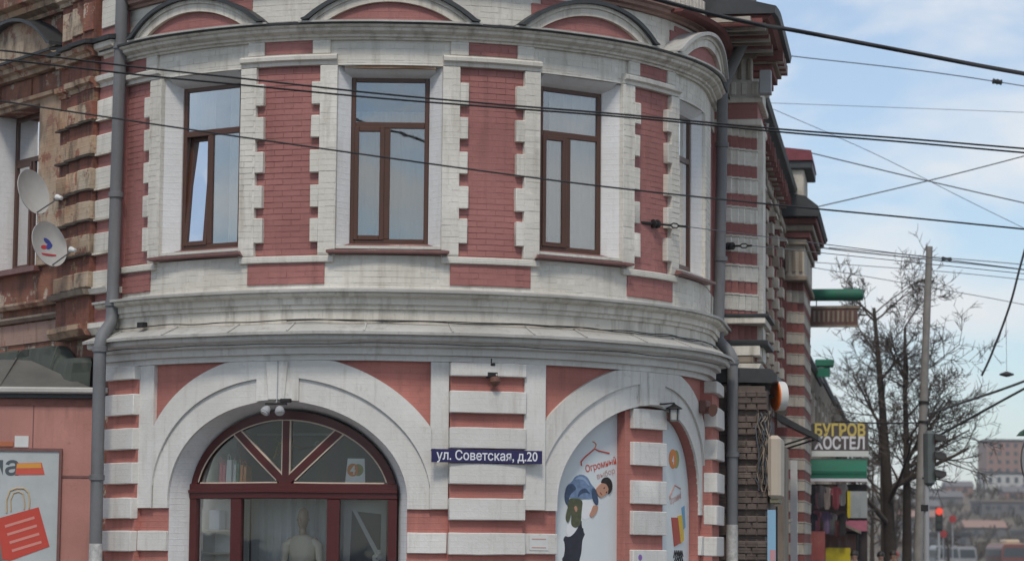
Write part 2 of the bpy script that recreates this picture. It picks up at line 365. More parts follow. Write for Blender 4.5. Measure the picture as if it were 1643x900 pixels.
for i, pc in enumerate(PIERS):
    u = pc * D; e = (34.3 / 2 - HALF) * D; rh = 5.6 * D
    lo = u - e if i else U0 - .35
    pier = G().box(lo, u + e, -.45, 0, 5.37, 7.87).build('pier', RED, B)
    if i in (1, 2):
        row = .077; n = int((7.86 - 5.385) / row)
        for r in range(n):
            z = 5.385 + row * (r + .5); x = u - rh; seq = [.25, .25, .25, .125] if r % 2 else [.125, .25, .25, .25]
            for w in seq:
                b = bpy.data.objects.new('brick', BRM[.2435 if w == .25 else .1185]); p = Vector(bend(x + w / 2 + .003, random.uniform(-.0015, .0015), z))
                link(b, p, pier); b.rotation_euler = (0, 0, (x + w / 2) / RW); x += w; nb += 1
    else: brickwork([(max(lo, u - rh), u + rh, 5.385, 7.86)], 0, RED, pier)
    for sgn in (-1, 1):
        if i == 0 and sgn < 0: continue
        q0, q1 = sorted((u + sgn * rh, u + sgn * (e + .003)))
        qs = G().box(q0, q1, -.02, .07, 5.372, 7.868).build('quoin_strip', WHITE, pier, bevel=.006)
        for z0, z1 in TEETH:
            k0, k1 = sorted((u + sgn * (rh - .116 + random.uniform(-.008, .008)), u + sgn * (rh + .004)))
            z0 += random.uniform(-.008, .008); z1 += random.uniform(-.008, .008)
            t = G().box(k0, k1, -.02, .078, z0, z1).build('quoin', WHITE, pier, bevel=.008, jit=.003)
    g = G()
    for sgn in (-1, 1):
        if i == 0 and sgn < 0: continue
        q0, q1 = sorted((u + sgn * rh, u + sgn * e)); bricks(g, q0, q1, 5.38, 7.86, .07)
    ob = g.build('brickwork', WHITE_N, pier, cut=0); ob['kind'] = 'stuff'
    # moulded cap over the pier and the small sunk panel above it
    cap = [(-.02, 7.872), (.07, 7.875), (.075, 7.915), (.12, 7.94), (.125, 7.985), (.09, 8.01), (-.02, 8.015)]
    G().sweep(cap, max(U0 - .2, u - 8.45 * D), u + 8.45 * D).build('pier_cap', WHITE, B)
    ph = 4.2 * D
    sp = G().box(max(U0 - .2, u - ph), u + ph, -.02, .045, 8.035, 8.205).build('sunk_panel', RED, B); brickwork([(max(U0 - .2, u - ph), u + ph, 8.035, 8.2)], .045, RED, sp)
    for sgn in (-1, 1):
        if i == 0 and sgn < 0: continue
        q0, q1 = sorted((u + sgn * (ph + .003), u + sgn * (ph + .24))); G().box(q0, q1, -.02, .075, 8.017, 8.2).build('frieze_block', WHITE, B, bevel=.01)
frieze = G().box(UE[0], UE[1], -.45, .03, 7.873, 8.2).build('frieze_wall', WHITE, B)
brickwork([((b - HALF - .3) * D, (b + HALF + .3) * D, 7.9, 8.19) for b in BAYS], .03, WHITE, frieze)
G().sweep([(-.3, 8.2), (.075, 8.2), (.08, 8.225), (.115, 8.235), (.12, 8.265), (.16, 8.28), (.195, 8.30), (.20, 8.335), (.235, 8.35), (.25, 8.375), (-.3, 8.40)], *UE).build('crown_cornice', CORN, B)
G().sweep([(-.2, 8.405), (.272, 8.378), (.275, 8.405), (.26, 8.412), (-.2, 8.47)], *UE).build('cornice_flashing', ROOFD, B)
parapet = G().box(UE[0], UE[1], -.45, 0, 8.41, 8.93).build('parapet', WHITE, B)
brickwork([(UE[0] + .3, UE[1], 8.47, 8.92)], 0, WHITE, parapet)
for k, b in enumerate(BAYS):                   # stepped red fields behind each hood
    u = b * D
    G().box(u - .80, u + .80, -.02, .022, 8.45, 8.80).build('parapet_panel', RED, B)
    G().box(u - .66, u + .66, -.02, .025, 8.802, 8.88).build('parapet_panel', RED, B)
G().sweep([(-.3, 8.932), (.05, 8.935), (.06, 8.97), (.13, 8.985), (.14, 9.03), (.20, 9.05), (.21, 9.10), (-.3, 9.12)], *UE).build('attic_cornice', paint('pink_cornice', (.42, .26, .22), (.36, .24, .19), (.15, .08, .06), .6, brick=.2), B)
G().box(UE[0], UE[1], -.45, 0, 9.12, 9.62).build('attic_wall', RED, B)
for k in range(22):
    u = (44 + k * 1.9) * D; G().box(u, u + .08, -.02, .1, 9.13, 9.42).build('dentil', WHITE, B)

# segmental hoods
def seg(x, a, h):
    rr = (a * a + h * h) / (2 * h); return math.sqrt(max(rr * rr - x * x, 0)) - (rr - h)
for k, b in enumerate(BAYS):
    u = b * D; zb = 8.415
    f0 = lambda x: zb + max(0, seg(x - u, .79, .25)) if abs(x - u) < .79 else zb
    f1 = lambda x: zb + seg(x - u, 1.02, .405)
    f2 = lambda x: zb + seg(x - u, 1.10, .455)
    hood = G().strip(lin(u - 1.015, u + 1.015, 40), f0, f1, -.05, .27).build('window_hood', CORN, B, cut=0)
    fi = lambda x: zb + max(0, seg(x - u, .88, .31)) if abs(x - u) < .88 else zb
    fm = lambda x: zb + max(0, seg(x - u, .95, .355)) if abs(x - u) < .95 else zb
    G().strip(lin(u - 1.0, u + 1.0, 40), lambda x: max(fm(x), zb), lambda x: f1(x) + .0015, .2, .295).build('archivolt_fillet', CORN, hood, cut=0)
    G().strip(lin(u - .785, u + .785, 36), lambda x: zb, lambda x: f0(x) + .004, -.04, .215).build('tympanum', RED, hood, cut=0)
    G().strip(lin(u - 1.10, u + 1.10, 44), lambda x: max(zb + .012, f1(x) + .002 if abs(x - u) < 1.018 else zb + .01), lambda x: max(zb + .03, f2(x)), -.05, .35).build('hood_roof', ROOFD if k != 3 else ZINC, hood, cut=0)
    G().box(u - 1.14, u + 1.14, .2, .31, 8.395, 8.418).build('drip_sheet', ZINC, hood)

# windows of the upper storey
def window(u0, label, tilt=0, zb=5.55, zt=7.75, hw=.512, o=-.25, parent=B, big=True):
    f = rigid(u0); g = G()
    g.box(-hw, -hw + .06, o - .06, o, zb, zt).box(hw - .06, hw, o - .06, o, zb, zt).box(-hw + .06, hw - .06, o - .06, o, zt - .06, zt).box(-hw + .06, hw - .06, o - .06, o, zb, zb + .065)
    tz = zb + .70 * (zt - zb)
    g.box(-hw + .06, hw - .06, o - .06, o, tz - .01, tz + .07).box(-.085, .005, o - .06, o, zb + .065, tz - .01)
    w = g.build('window', FRAME, parent, xf=f, bevel=.006); 
    if label: w['label'] = label
    G().box(-hw + .05, hw - .05, o - .036, o - .026, tz + .06, zt - .05).build('pane', GLASS, w, xf=f)
    G().box(.0, hw - .05, o - .036, o - .026, zb + .055, tz).build('pane', GLASS, w, xf=f)
    a, b, c, d = -hw + .045, -.07, zb + .05, tz + .005
    def fs(du, oo, z): return f(du, oo - (z - c) * tilt, z)
    s = G().box(a, a + .062, o - .045, o + .018, c, d).box(b - .062, b, o - .045, o + .018, c, d).box(a + .062, b - .062, o - .045, o + .018, c, c + .062).box(a + .062, b - .062, o - .045, o + .018, d - .062, d)
    s = s.build('sash', FRAME, w, xf=fs, bevel=.006)
    G().box(a + .055, b - .055, o - .02, o - .01, c + .055, d - .055).build('pane', GLASS, w, xf=fs)
    if big:
        for sg in (-1, 1):
            G().plan([(sg * .683, -.052), (sg * .515, o + .012), (sg * .515, -.40), (sg * .72, -.40)], 5.46, 7.868).build('reveal', WHITE_R, w, xf=f)
        G().add([(-.6, -.02, 7.866), (.6, -.02, 7.866), (.6, o - .0, 7.745), (-.6, o, 7.745), (-.6, -.02, 7.869), (.6, -.02, 7.869), (.6, o - .15, 7.869), (-.6, o - .15, 7.869), (-.6, o - .15, 7.745), (.6, o - .15, 7.745)],
                [(0, 1, 2, 3), (4, 7, 6, 5), (0, 4, 5, 1), (3, 2, 9, 8), (6, 7, 8, 9), (0, 3, 8, 7, 4), (1, 5, 6, 9, 2)]).build('lintel_soffit', WHITE_R, w, xf=f)
        G().box(-.70, .70, -.45, -.03, 5.372, 5.50).build('sill_block', WHITE, w, xf=f)
        G().add([(-.80, .13, 5.395), (.80, .13, 5.395), (.80, .13, 5.425), (-.80, .13, 5.425), (-.60, -.24, 5.50), (.60, -.24, 5.50), (.60, -.24, 5.552), (-.60, -.24, 5.552), (-.70, -.03, 5.46), (.70, -.03, 5.46), (.76, -.03, 5.375), (-.76, -.03, 5.375)],
                [(0, 1, 2, 3), (3, 2, 9, 8), (8, 9, 6, 7), (0, 11, 10, 1), (11, 8, 9, 10), (0, 3, 8, 11), (1, 10, 9, 2), (4, 7, 6, 5), (8, 7, 4), (9, 5, 6), (8, 4, 5, 9)]).build('sill', SILL, w, xf=f)
    return w
window(BAYS[0] * D, 'brown window with its narrow left sash tilted open', .085)
window(BAYS[1] * D, 'brown window facing straight ahead above the arched shop window')
window(BAYS[2] * D, 'brown window over the advertising niche with a dark gap in its curtain')
window(BAYS[3] * D, 'brown window seen edge on beside the grey drainpipe', o=-.17)
ep = G().box((BAYS[3] + HALF) * D, U1 + .55, -.45, .05, 5.372, 7.868).build('quoin_strip', WHITE, B); brickwork([((BAYS[3] + HALF) * D, U1 + .5, 5.38, 7.86)], .05, WHITE, ep)
G().box(U1 + .55, U1 + 1.7, -.45, .0, 5.372, 7.868).build('pier', RED, B)
RUST = paint('rusty_lintel', (.30, .13, .05), (.42, .36, .28), (.12, .06, .03), .5, brick=0)
G().box(BAYS[1] * D - .60, BAYS[1] * D + .60, -.06, .005, 7.835, 7.871).build('lintel_bar', RUST, B, jit=.006)
def curtain(u0, spans, o, z0, z1, label, mat=CURT, amp=.018, n=60):
    f = rigid(u0); g = G()
    for a, b in spans:
        m = max(8, int(n * (b - a))); v = []
        for i in range(m + 1):
            x = a + (b - a) * i / m; w = amp * math.sin(x * 46) + amp * .5 * math.sin(x * 83 + 1)
            v += [(x, o + w, z0), (x, o + w, z1)]
        g.add(v, [(2 * i, 2 * i + 2, 2 * i + 3, 2 * i + 1) for i in range(m)])
    return tag(g.build('curtain', mat, xf=f, ang=80), label, 'curtain', 'curtains behind the upper windows')
curtain(BAYS[0] * D, [(-.62, -.12), (.12, .62)], -.46, 5.4, 7.9, 'pale curtain behind the window with the tilted sash')
curtain(BAYS[1] * D, [(-.62, .62)], -.50, 5.4, 7.34, 'pale curtain behind the window that faces straight ahead')
curtain(BAYS[2] * D, [(-.62, -.36), (-.20, .62)], -.46, 5.4, 7.9, 'parted pale curtain with a dark gap, behind the window over the poster niche')
curtain(BAYS[3] * D, [(-.62, .62)], -.46, 5.4, 7.9, 'pale curtain behind the window next to the grey drainpipe')

# cornice between the storeys
G().sweep([(-.45, 4.48), (.10, 4.48), (.10, 4.655), (.13, 4.66), (.132, 4.715), (.16, 4.72), (.163, 4.80), (.22, 4.815), (.24, 4.83), (.245, 4.868), (-.45, 4.895)], *UE).build('storey_cornice', CORN, B)
G().sweep([(-.1, 4.90), (.262, 4.868), (.285, 4.868), (.287, 4.90), (.262, 4.904), (-.1, 4.965)], *UE).build('cornice_flashing', ZINC, B)
G().sweep([(-.45, 4.0), (.07, 4.0), (.072, 4.07), (.13, 4.08), (.133, 4.165), (.20, 4.18), (.203, 4.235), (.32, 4.25), (.335, 4.265), (.338, 4.33), (-.45, 4.46)], UE[0], U1 + .6).build('shop_cornice', WHITE_S, B)
G().sweep([(.08, 4.462), (.395, 4.335), (.40, 4.315), (.408, 4.315), (.41, 4.352), (.10, 4.48), (.08, 4.48)], UE[0], U1 + .62).build('ledge_roof', ZINC, B)
for k in range(-50, 82, 12):
    u = (k + random.uniform(-2, 2)) * D; G().sweep([(.10, 4.484), (.41, 4.356), (.412, 4.367), (.11, 4.496)], u, u + .022).build('ledge_seam', ZINC, B)

# street storey: red ground coat, white arch surrounds, banded pilasters
ARCH = [(-17.1, 1.709, 1.28), (52.15, 1.709, 1.34)]; ZS = 2.2
def ell(x, a, b): return b * math.sqrt(max(0, 1 - (x / a) ** 2))
gw = G(); e0 = UE[0]
for c, a, b in ARCH:
    u = c * D; gw.box(e0, u - a, -.5, 0, 0, 3.998)
    gw.strip([u - a * math.cos(math.pi * i / 48) for i in range(49)], lambda x: ZS + ell(x - u, a, b), lambda x: 3.998, -.5, 0)
    e0 = u + a
gw.box(e0, UE[1], -.5, 0, 0, 3.998); wall = gw.build('street_wall', RED_G, B)
BANDS = [(3.82, 3.995), (3.345, 3.62), (2.885, 3.16), (2.42, 2.70), (1.96, 2.24), (1.525, 1.80), (1.08, 1.36), (.63, .90)]
for n, (c, a, b) in enumerate(ARCH):
    u = c * D
    ain = lambda x: ZS + ell(x - u, a, b); amid = lambda x: ZS + ell(x - u, a + .30, b + .30); aout = lambda x: ZS + ell(x - u, 2.31, 1.893)
    uu = lambda A: [u - A * math.cos(math.pi * i / 64) for i in range(65)]
    zl = lambda x: ain(x) if abs(x - u) < a else 2.1
    # inner ring, outer ring, frame round the spandrels
    G().strip(uu(a), ain, amid, -.02, .035).build('arch_ring', WHITE_S, B, cut=0)
    for sg in (-1, 1):
        p, q = sorted((u + sg * a, u + sg * (a + .30))); G().box(p, q, -.02, .035, 2.1, 2.2).build('arch_ring', WHITE_S, B)
        G().strip(lin(p, q, 10), lambda x: 2.2, lambda x: max(2.201, amid(x)), -.02, .035).build('arch_ring', WHITE_S, B, cut=0)
    top = lambda x: min(aout(x), 3.996)
    G().strip(uu(a + .298), lambda x: amid(x) + .001, top, -.02, .068).build('archivolt', WHITE_S, B, cut=0)
    for sg in (-1, 1):
        w = 25.3 * D; lim = 29.2 * D if not (n == 0 and sg > 0) else 28.3 * D
        p, q = sorted((u + sg * (a + .30), u + sg * w))
        G().strip(lin(p, q, 14), lambda x: 2.1, lambda x: max(2.3, top(x)), -.02, .068).build('archivolt', WHITE_S, B, cut=0)
        p, q = sorted((u + sg * w, u + sg * lim)); G().box(p, q, -.02, .064, 2.1, 3.996).build('spandrel_frame', WHITE_S, B, bevel=.006)
    # keystone
    G().strip([u - .29 + .058 * i for i in range(11)], lambda x: ain(x) + .012, lambda x: 3.992, -.02, .072).build('keystone_block', WHITE_S, B, cut=0)
    G().prism([(u - .15, 3.99), (u + .15, 3.99), (u + .11, ZS + b + .01), (u - .11, ZS + b + .01)], -.02, .105).build('keystone', WHITE_S, B, bevel=.008)
    # lining of the opening
    lm = WHITE_R if n == 0 else RED_G; m = 1 if n == 0 else 0
    dep = -.42
    v = []; k = 48
    ang_ = [math.pi * i / k for i in range(k + 1)]
    prof = [(u - a, 0.1)] + [(u - a * math.cos(t), ZS + b * math.sin(t)) for t in ang_] + [(u + a, .1)]
    aa, bb = (a - .10, b - .10) if n == 0 else (a - .02, b - .02)
    prof2 = [(u - aa, 0.1)] + [(u - aa * math.cos(t), ZS + bb * math.sin(t)) for t in ang_] + [(u + aa, .1)]
    for (x, z), (x2, z2) in zip(prof, prof2): v += [(x, -.004, z), (x2, dep, z2), (x, dep, z + .003)]
    f = []
    for i in range(len(prof) - 1):
        j = 3 * i; f += [(j, j + 3, j + 4, j + 1), (j + 1, j + 4, j + 5, j + 2), (j + 2, j + 5, j + 3, j)]
    G().add(v, f).build('arch_reveal', lm, B, cut=0)
    # banded piers below the springing
    for sg in (-1, 1):
        p, q = sorted((u + sg * (a + .002), u + sg * (29.0 if not (n == 0 and sg > 0) else 28.2) * D))
        for z0, z1 in BANDS[5:]: G().box(p, q, -.02, .055, z0 + .01, z1).build('band_block', WHITE_S, B, bevel=.008, jit=.002)
# pilasters
for pa, pb, pj in ((-55.5, -46.2, .095), (11.35, 23.7, .095), (75.9, 90.4, .17)):
    a, b = pa * D, pb * D
    pil = G().box(a, b, -.02, pj, 0, 3.995).build('pilaster', RED_G, B)
    for z0, z1 in BANDS:
        e = .006; G().box(a - .012, b + .012, .05, pj + .075, z0 + random.uniform(-e, e), z1 + random.uniform(-e, e)).build('band_block', WHITE_S, pil, bevel=.01, jit=.003)
    G().box(a - .05, b + .05, .0, .2, 0, .5).build('plinth', CONC, pil, bevel=.01)
G().box(23.75 * D, 27.55 * D, .0, .125, 2.1, 3.995).build('spandrel_frame', WHITE_S, B, bevel=.006)

# arched shop window
u = ARCH[0][0] * D - .02; a, b = 1.607, 1.165; o0, o1 = -.40, -.30
fr = G().strip([u - a * math.cos(math.pi * i / 48) for i in range(49)], lambda x: max(ZS + .2, ZS + ell(x - u, a - .105, b - .105)) if abs(x - u) < a - .105 else ZS + .2, lambda x: max(ZS + .201, ZS + ell(x - u, a, b)), o0, o1).build('shop_window', MAROON, B, cut=0)
bd = [(u - (a - .115) * math.cos(math.pi * i / 40), o1 - .012, ZS + .0 + (b - .115) * math.sin(math.pi * i / 40)) for i in range(41)]
G().tube([p for p in bd if p[2] > 2.43], .010, 6).build('bead', BEAD, fr, cut=0)
fr['label'] = 'maroon arched shop window with a fanlight'
G().box(u - a, u + a, o0, o1 + .012, 2.225, 2.425).build('transom', MAROON, fr, bevel=.01)
G().box(u - a, u + a, o1 + .012, o1 + .035, 2.30, 2.345).build('transom_rail', MAROON, fr, bevel=.008)
def bar(p, q, w, oa, ob_, name, mat, parent):
    d = Vector((q[0] - p[0], q[1] - p[1])).normalized(); nn = Vector((-d.y, d.x)) * w / 2
    return G().prism([(p[0] - nn.x, p[1] - nn.y), (q[0] - nn.x, q[1] - nn.y), (q[0] + nn.x, q[1] + nn.y), (p[0] + nn.x, p[1] + nn.y)], oa, ob_).build(name, mat, parent)
fan = [(u - .0, 3.30), (u - .83, 3.14), (u + .83, 3.14)]
for p in fan: bar((u, 2.42), p, .095, o0 + .004, o1 - .006, 'fan_bar', MAROON, fr)
for sg in (-1, 1):
    bar((u + sg * .058, 2.50), (u + sg * .058, 3.26), .018, o0 + .006, o1 - .016, 'bead', BEAD, fr)
    bar((u + sg * .140, 2.464), (u + sg * .845, 3.07), .018, o0 + .006, o1 - .016, 'bead', BEAD, fr)
    bar((u + sg * .062, 2.552), (u + sg * .735, 3.132), .018, o0 + .006, o1 - .016, 'bead', BEAD, fr)
    bar((u + sg * .13, 2.434), (u + sg * 1.42, 2.434), .018, o0 + .006, o1 - .016, 'bead', BEAD, fr)
for x0, x1 in ((-a, -a + .13), (-.86, -.685), (.62, .80), (a - .13, a)):
    G().box(u + x0, u + x1, o0, o1, .45, 2.226).build('mullion', MAROON, fr, bevel=.008)
G().box(u - a, u + a, o0, o1, .1, .45).build('bottom_rail', MAROON, fr)
og = o0 + .045
ef = lambda x: ZS + ell(x - u, a - .06, b - .06)
for x0, x1 in ((-1.5, -.80), (-.80, 0), (0, .80), (.80, 1.5)):
    G().strip(lin(u + x0, u + x1, 12), lambda x: 2.40, lambda x: max(2.41, ef(x)), og, og + .008).build('pane', GLASS_S, fr, cut=0)
for x0, x1 in ((-a + .1, -.84), (-.70, .64), (.78, a - .1)):
    G().box(u + x0, u + x1, og, og + .008, .42, 2.25).build('pane', GLASS_S, fr)
# shop interior
uS = u
def pleats(u0, u1, o, z0, z1, amp, fq):
    m = int((u1 - u0) * 60); v = []
    for i in range(m + 1):
        x = u0 + (u1 - u0) * i / m; w = amp * math.sin(x * fq) + amp * .4 * math.sin(x * fq * 1.7 + 2); v += [(x, o + w, z0), (x, o + w, z1)]
    return G().add(v, [(2 * i, 2 * i + 2, 2 * i + 3, 2 * i + 1) for i in range(m)])
tag(pleats(uS - .95, uS + .95, -.88, .3, 2.3, .025, 44).build('curtain', CURT2, cut=0, ang=80), 'grey pleated drape behind the mannequin in the shop window', 'curtain')
G().box(uS - 1.6, uS + 1.6, -1.25, -.45, 2.245, 2.40).build('display_shelf', flat('shelf_white', (.34, .32, .3)), fr)
G().box(uS - 1.6, uS + 1.6, -1.32, -1.26, 2.3, 3.6).build('display_back', flat('display_grey', (.16, .15, .14)), fr)
G().box(uS - 1.0, uS + 1.0, -1.1, -1.06, 3.08, 3.11).build('hanging_rail', GREYP, fr)
sh = thing('shelf_unit', 'white shelf unit behind the narrow pane beside the shop drape', 'shelf', bend(uS - 1.17, -.9, .1))
WSH = flat('white_board', (.76, .75, .71))
G().box(uS - 1.52, uS - .84, -.74, -.70, .1, 2.22).build('back_panel', WSH, sh)
for x in (-1.52, -.88): G().box(uS + x, uS + x + .03, -.70, -.46, .1, 2.22).build('side_panel', WSH, sh)
for z in (1.19, 1.50, 1.80): G().box(uS - 1.49, uS - .88, -.70, -.46, z, z + .025).build('shelf', flat('shelf_edge', (.55, .5, .4)), sh)
tag(G().box(uS - 1.42, uS - 1.22, -.64, -.50, 1.826, 2.08).build('white_box', flat('box_white', (.72, .76, .8)), bevel=.006), 'small white box standing on the white shelf unit', 'box')
DARKF = flat('dark_film', (.05, .055, .07))
tag(G().box(uS + .80, uS + 1.45, -.62, -.60, .4, 2.22).build('plastic_sheet', flat('film_grey', (.36, .37, .38))), 'grey plastic sheet hung behind the narrow pane by the mannequin', 'plastic sheet')
g = G().prism([(uS + .90, 1.35), (uS + 1.36, 1.35), (uS + 1.37, 2.04), (uS + .93, 2.08)], -.597, -.585); tag(g.build('dark_panel', DARKF), 'dark board with a pale diagonal tape in the narrow shop pane', 'board')
g = G().prism([(uS + .93, 2.10), (uS + .99, 2.10), (uS + 1.40, 1.46), (uS + 1.34, 1.43)], -.58, -.574); tag(g.build('tape_strip', flat('tape', (.42, .43, .45))), 'pale tape strip crossing the dark board in the shop pane', 'tape')
g = G()
for k in range(7): a_ = k * .9; g.lathe([(.01, 0), (.035, .01), (.01, .03)], (uS + 1.32 + .045 * math.cos(a_), -.57, 1.42 + .03 * k - .06), (0, 1, 0), 8)
tag(g.build('paper_flower', PLASTIC), 'white paper flower stuck low on the dark board', 'flower')
# mannequin
def lathe_e(g, rows, cx, co, n=18):            # rows: (z, half width, half depth, shift o)
    k = len(g.v)
    for z, a_, b_, sh_ in rows:
        for j in range(n):
            t = 2 * math.pi * j / n; g.v.append((cx + a_ * math.cos(t), co + sh_ + b_ * math.sin(t), z))
    for i in range(len(rows) - 1):
        for j in range(n): g.f.append((k + i * n + j, k + i * n + (j + 1) % n, k + (i + 1) * n + (j + 1) % n, k + (i + 1) * n + j))
    g.f.append(tuple(k + j for j in range(n - 1, -1, -1))); g.f.append(tuple(k + (len(rows) - 1) * n + j for j in range(n)))
mu, mo = uS + .16, -.62
mn = thing('mannequin', 'bald shop mannequin in a cream top standing in front of the drape', 'mannequin', bend(mu, mo, .45))
MSK = flat('mannequin_skin', (.42, .31, .23)); g = G()
lathe_e(g, [(.45, .17, .11, 0), (.9, .19, .12, 0), (1.1, .15, .10, 0), (1.35, .17, .11, 0), (1.55, .20, .11, 0), (1.68, .21, .095, 0), (1.74, .14, .08, 0), (1.77, .06, .06, .0), (1.84, .05, .055, .01), (1.86, .055, .07, .015), (1.89, .068, .088, .02), (1.94, .078, .10, .015), (2.0, .083, .102, .01), (2.06, .075, .09, .0), (2.10, .05, .06, -.005), (2.115, .01, .01, -.005)], mu, mo)
g.lathe([(.012, 0), (.016, .02), (.006, .05)], (mu, mo + .135, 1.94), (0, -.25, 1), 8)
for sg in (-1, 1):
    g.tube([(mu + sg * .19, mo, 1.69), (mu + sg * .255, mo + .02, 1.62), (mu + sg * .285, mo + .03, 1.38), (mu + sg * .27, mo + .07, 1.15), (mu + sg * .25, mo + .09, 1.03)], [.05, .052, .043, .036, .026], 10)
    g.lathe([(.004, 0), (.02, .008), (.008, .02)], (mu + sg * .083, mo + .01, 1.96), (sg, 0, 0), 8)
body = g.build('body', MSK, mn, cut=0, ang=60)
g = G(); lathe_e(g, [(.95, .20, .13, 0), (1.1, .165, .115, 0), (1.35, .185, .125, 0), (1.55, .212, .125, 0), (1.67, .222, .108, 0), (1.735, .16, .092, 0), (1.762, .085, .08, .0)], mu, mo)
for sg in (-1, 1): g.tube([(mu + sg * .17, mo, 1.67), (mu + sg * .255, mo + .02, 1.625), (mu + sg * .287, mo + .03, 1.38), (mu + sg * .272, mo + .07, 1.16)], [.066, .064, .054, .048], 10)
g.build('top', flat('cream_knit', (.62, .57, .46)), mn, cut=0, ang=60)
# goods in the fanlight
for k, (du, w, h, c) in enumerate(((-1.15, .05, .30, (.7, .07, .12)), (-1.09, .05, .27, (.72, .12, .18)), (-1.0, .10, .34, (.8, .8, .77)), (-.90, .05, .28, (.75, .75, .72)), (-.84, .035, .30, (.04, .22, .1)), (-.78, .05, .27, (.72, .25, .06)), (-.72, .05, .25, (.66, .28, .09)))):
    nm = ['crimson', 'pink-red', 'broad white', 'thin white', 'dark green', 'orange', 'tan-orange'][k]
    bg_ = thing('gift_bag', f'{nm} paper bag in the row of bags on the fanlight shelf', 'bag', bend(uS + du, -.5, 2.402), 'paper bags in the fanlight')
    mt = flat('bag_' + nm, c); G().add([(uS + du - w / 2, -.58, 2.402), (uS + du + w / 2, -.58, 2.402), (uS + du + w / 2, -.43, 2.402), (uS + du - w / 2, -.43, 2.402), (uS + du - w * .4, -.57, 2.40 + h), (uS + du + w * .4, -.57, 2.40 + h), (uS + du + w * .4, -.44, 2.40 + h), (uS + du - w * .4, -.44, 2.40 + h)], [(0, 3, 2, 1), (4, 5, 6, 7), (0, 1, 5, 4), (1, 2, 6, 5), (2, 3, 7, 6), (3, 0, 4, 7)]).build('body', mt, bg_)
    G().tube([(uS + du - .02, -.44, 2.39 + h), (uS + du - .02, -.432, 2.45 + h), (uS + du + .0, -.43, 2.475 + h), (uS + du + .02, -.432, 2.45 + h), (uS + du + .02, -.44, 2.39 + h)], .004, 5).build('handle', mt, bg_, cut=0)
def hanger(du, z, mat, label, tilt):
    h = thing('clothes_hanger', label, 'hanger', bend(uS + du, -1.03, z), 'hangers in the fanlight'); f = rigid(uS + du)
    c, s = math.cos(R(tilt)), math.sin(R(tilt)); rt = lambda p: (p[0] * c - p[1] * s, -1.0, z + p[0] * s + p[1] * c)
    G().tube([rt(p) for p in ((-.19, -.12), (-.05, -.03), (0, 0), (.05, -.03), (.19, -.12))], .011, 6).build('shoulder_bar', mat, h, xf=f)
    G().tube([rt(p) for p in ((0, 0), (0, .07), (.02, .09), (.035, .075))], .006, 6).build('hook', GREYP, h, xf=f)
hanger(-.50, 2.98, flat('hanger_yellow', (.42, .30, .10)), 'yellow clothes hanger hanging behind the fanlight', 38)
hanger(-.34, 2.98, flat('hanger_brown', (.22, .14, .07)), 'brown clothes hanger hanging next to the yellow one', 14)
hanger(.16, 2.93, flat('hanger_dark', (.14, .10, .08)), 'dark clothes hanger hanging alone behind the fanlight', -24)
LRED, LORG, LOLV = flat('logo_red', (.62, .07, .05)), flat('logo_orange', (.66, .22, .05)), flat('logo_olive', (.30, .30, .09))
def disc(uc, zc, r_, n=24, sx=1): return [(uc + r_ * sx * math.cos(2 * math.pi * k / n), zc + r_ * math.sin(2 * math.pi * k / n)) for k in range(n)]
cdk = tag(G().add([(uS + .84, -.45, 2.402), (uS + 1.14, -.45, 2.402), (uS + 1.12, -.49, 2.76), (uS + .87, -.49, 2.76), (uS + .84, -.46, 2.402), (uS + 1.14, -.46, 2.402), (uS + 1.12, -.50, 2.76), (uS + .87, -.50, 2.76)], [(0, 1, 2, 3), (7, 6, 5, 4), (0, 4, 5, 1), (1, 5, 6, 2), (2, 6, 7, 3), (3, 7, 4, 0)]).build('price_card', flat('card_white', (.78, .8, .8))), 'white card with a red and olive round logo in the fanlight', 'card')
G().prism(disc(uS + 1.03, 2.61, .078), -.468, -.464).build('logo', LOLV, cdk); G().prism(disc(uS + .955, 2.61, .085), -.463, -.459).build('logo', LORG, cdk)
put_text(G(), T_FOUR, uS + .955, 2.555, -.4575).build('logo', flat('logo_white', (.75, .72, .68)), cdk, cut=0)

# advertising niche: rusticated middle post and two printed panels
u = ARCH[1][0] * D; a, b = ARCH[1][1] - .02, ARCH[1][2] - .02
pu0, pu1 = 46.0 * D, 57.4 * D
post = G().strip(lin(pu0, pu1, 10), lambda x: 0, lambda x: ZS + ell(x - u, a, b) - .002, -.30, -.035).build('niche_post', RED_G, B, cut=0)
for z0, z1 in ((3.23, 3.50), (2.735, 3.05), (2.215, 2.53), (1.80, 2.12), (1.33, 1.60), (.9, 1.18)):
    G().box(47.4 * D, 57.5 * D, -.05, .03, z0, z1).build('band_block', WHITE_S, post, bevel=.008, jit=.002)
POST = plain('poster_white', (.62, .66, .67), .5, 0, .06, 2)
po = -.17
ad1 = thing('advertising_poster', 'white advertising poster with a man carrying a backpack, in the arched niche', 'poster', bend(3.0, po, .1))
G().strip(lin(u - a, pu0 - .003, 40), lambda x: .1, lambda x: max(.2, ZS + ell(x - u, a, b) - .002) if abs(x - u) < a else ZS, -.30, po).build('panel', POST, ad1, cut=0)
JK = plain('print_denim', (.17, .25, .40), .55, 0, .45, 13); JD = plain('print_denim_dark', (.05, .08, .15), .55, 0, .4, 14); BP = plain('print_olive', (.10, .11, .06), .55, 0, .45, 16); SHI = flat('print_shirt', (.72, .73, .74)); TRO = plain('print_black', (.03, .03, .045), .55, 0, .4, 12); HAI = flat('print_hair', (.02, .016, .016)); FAC = flat('print_skin', (.46, .25, .17))
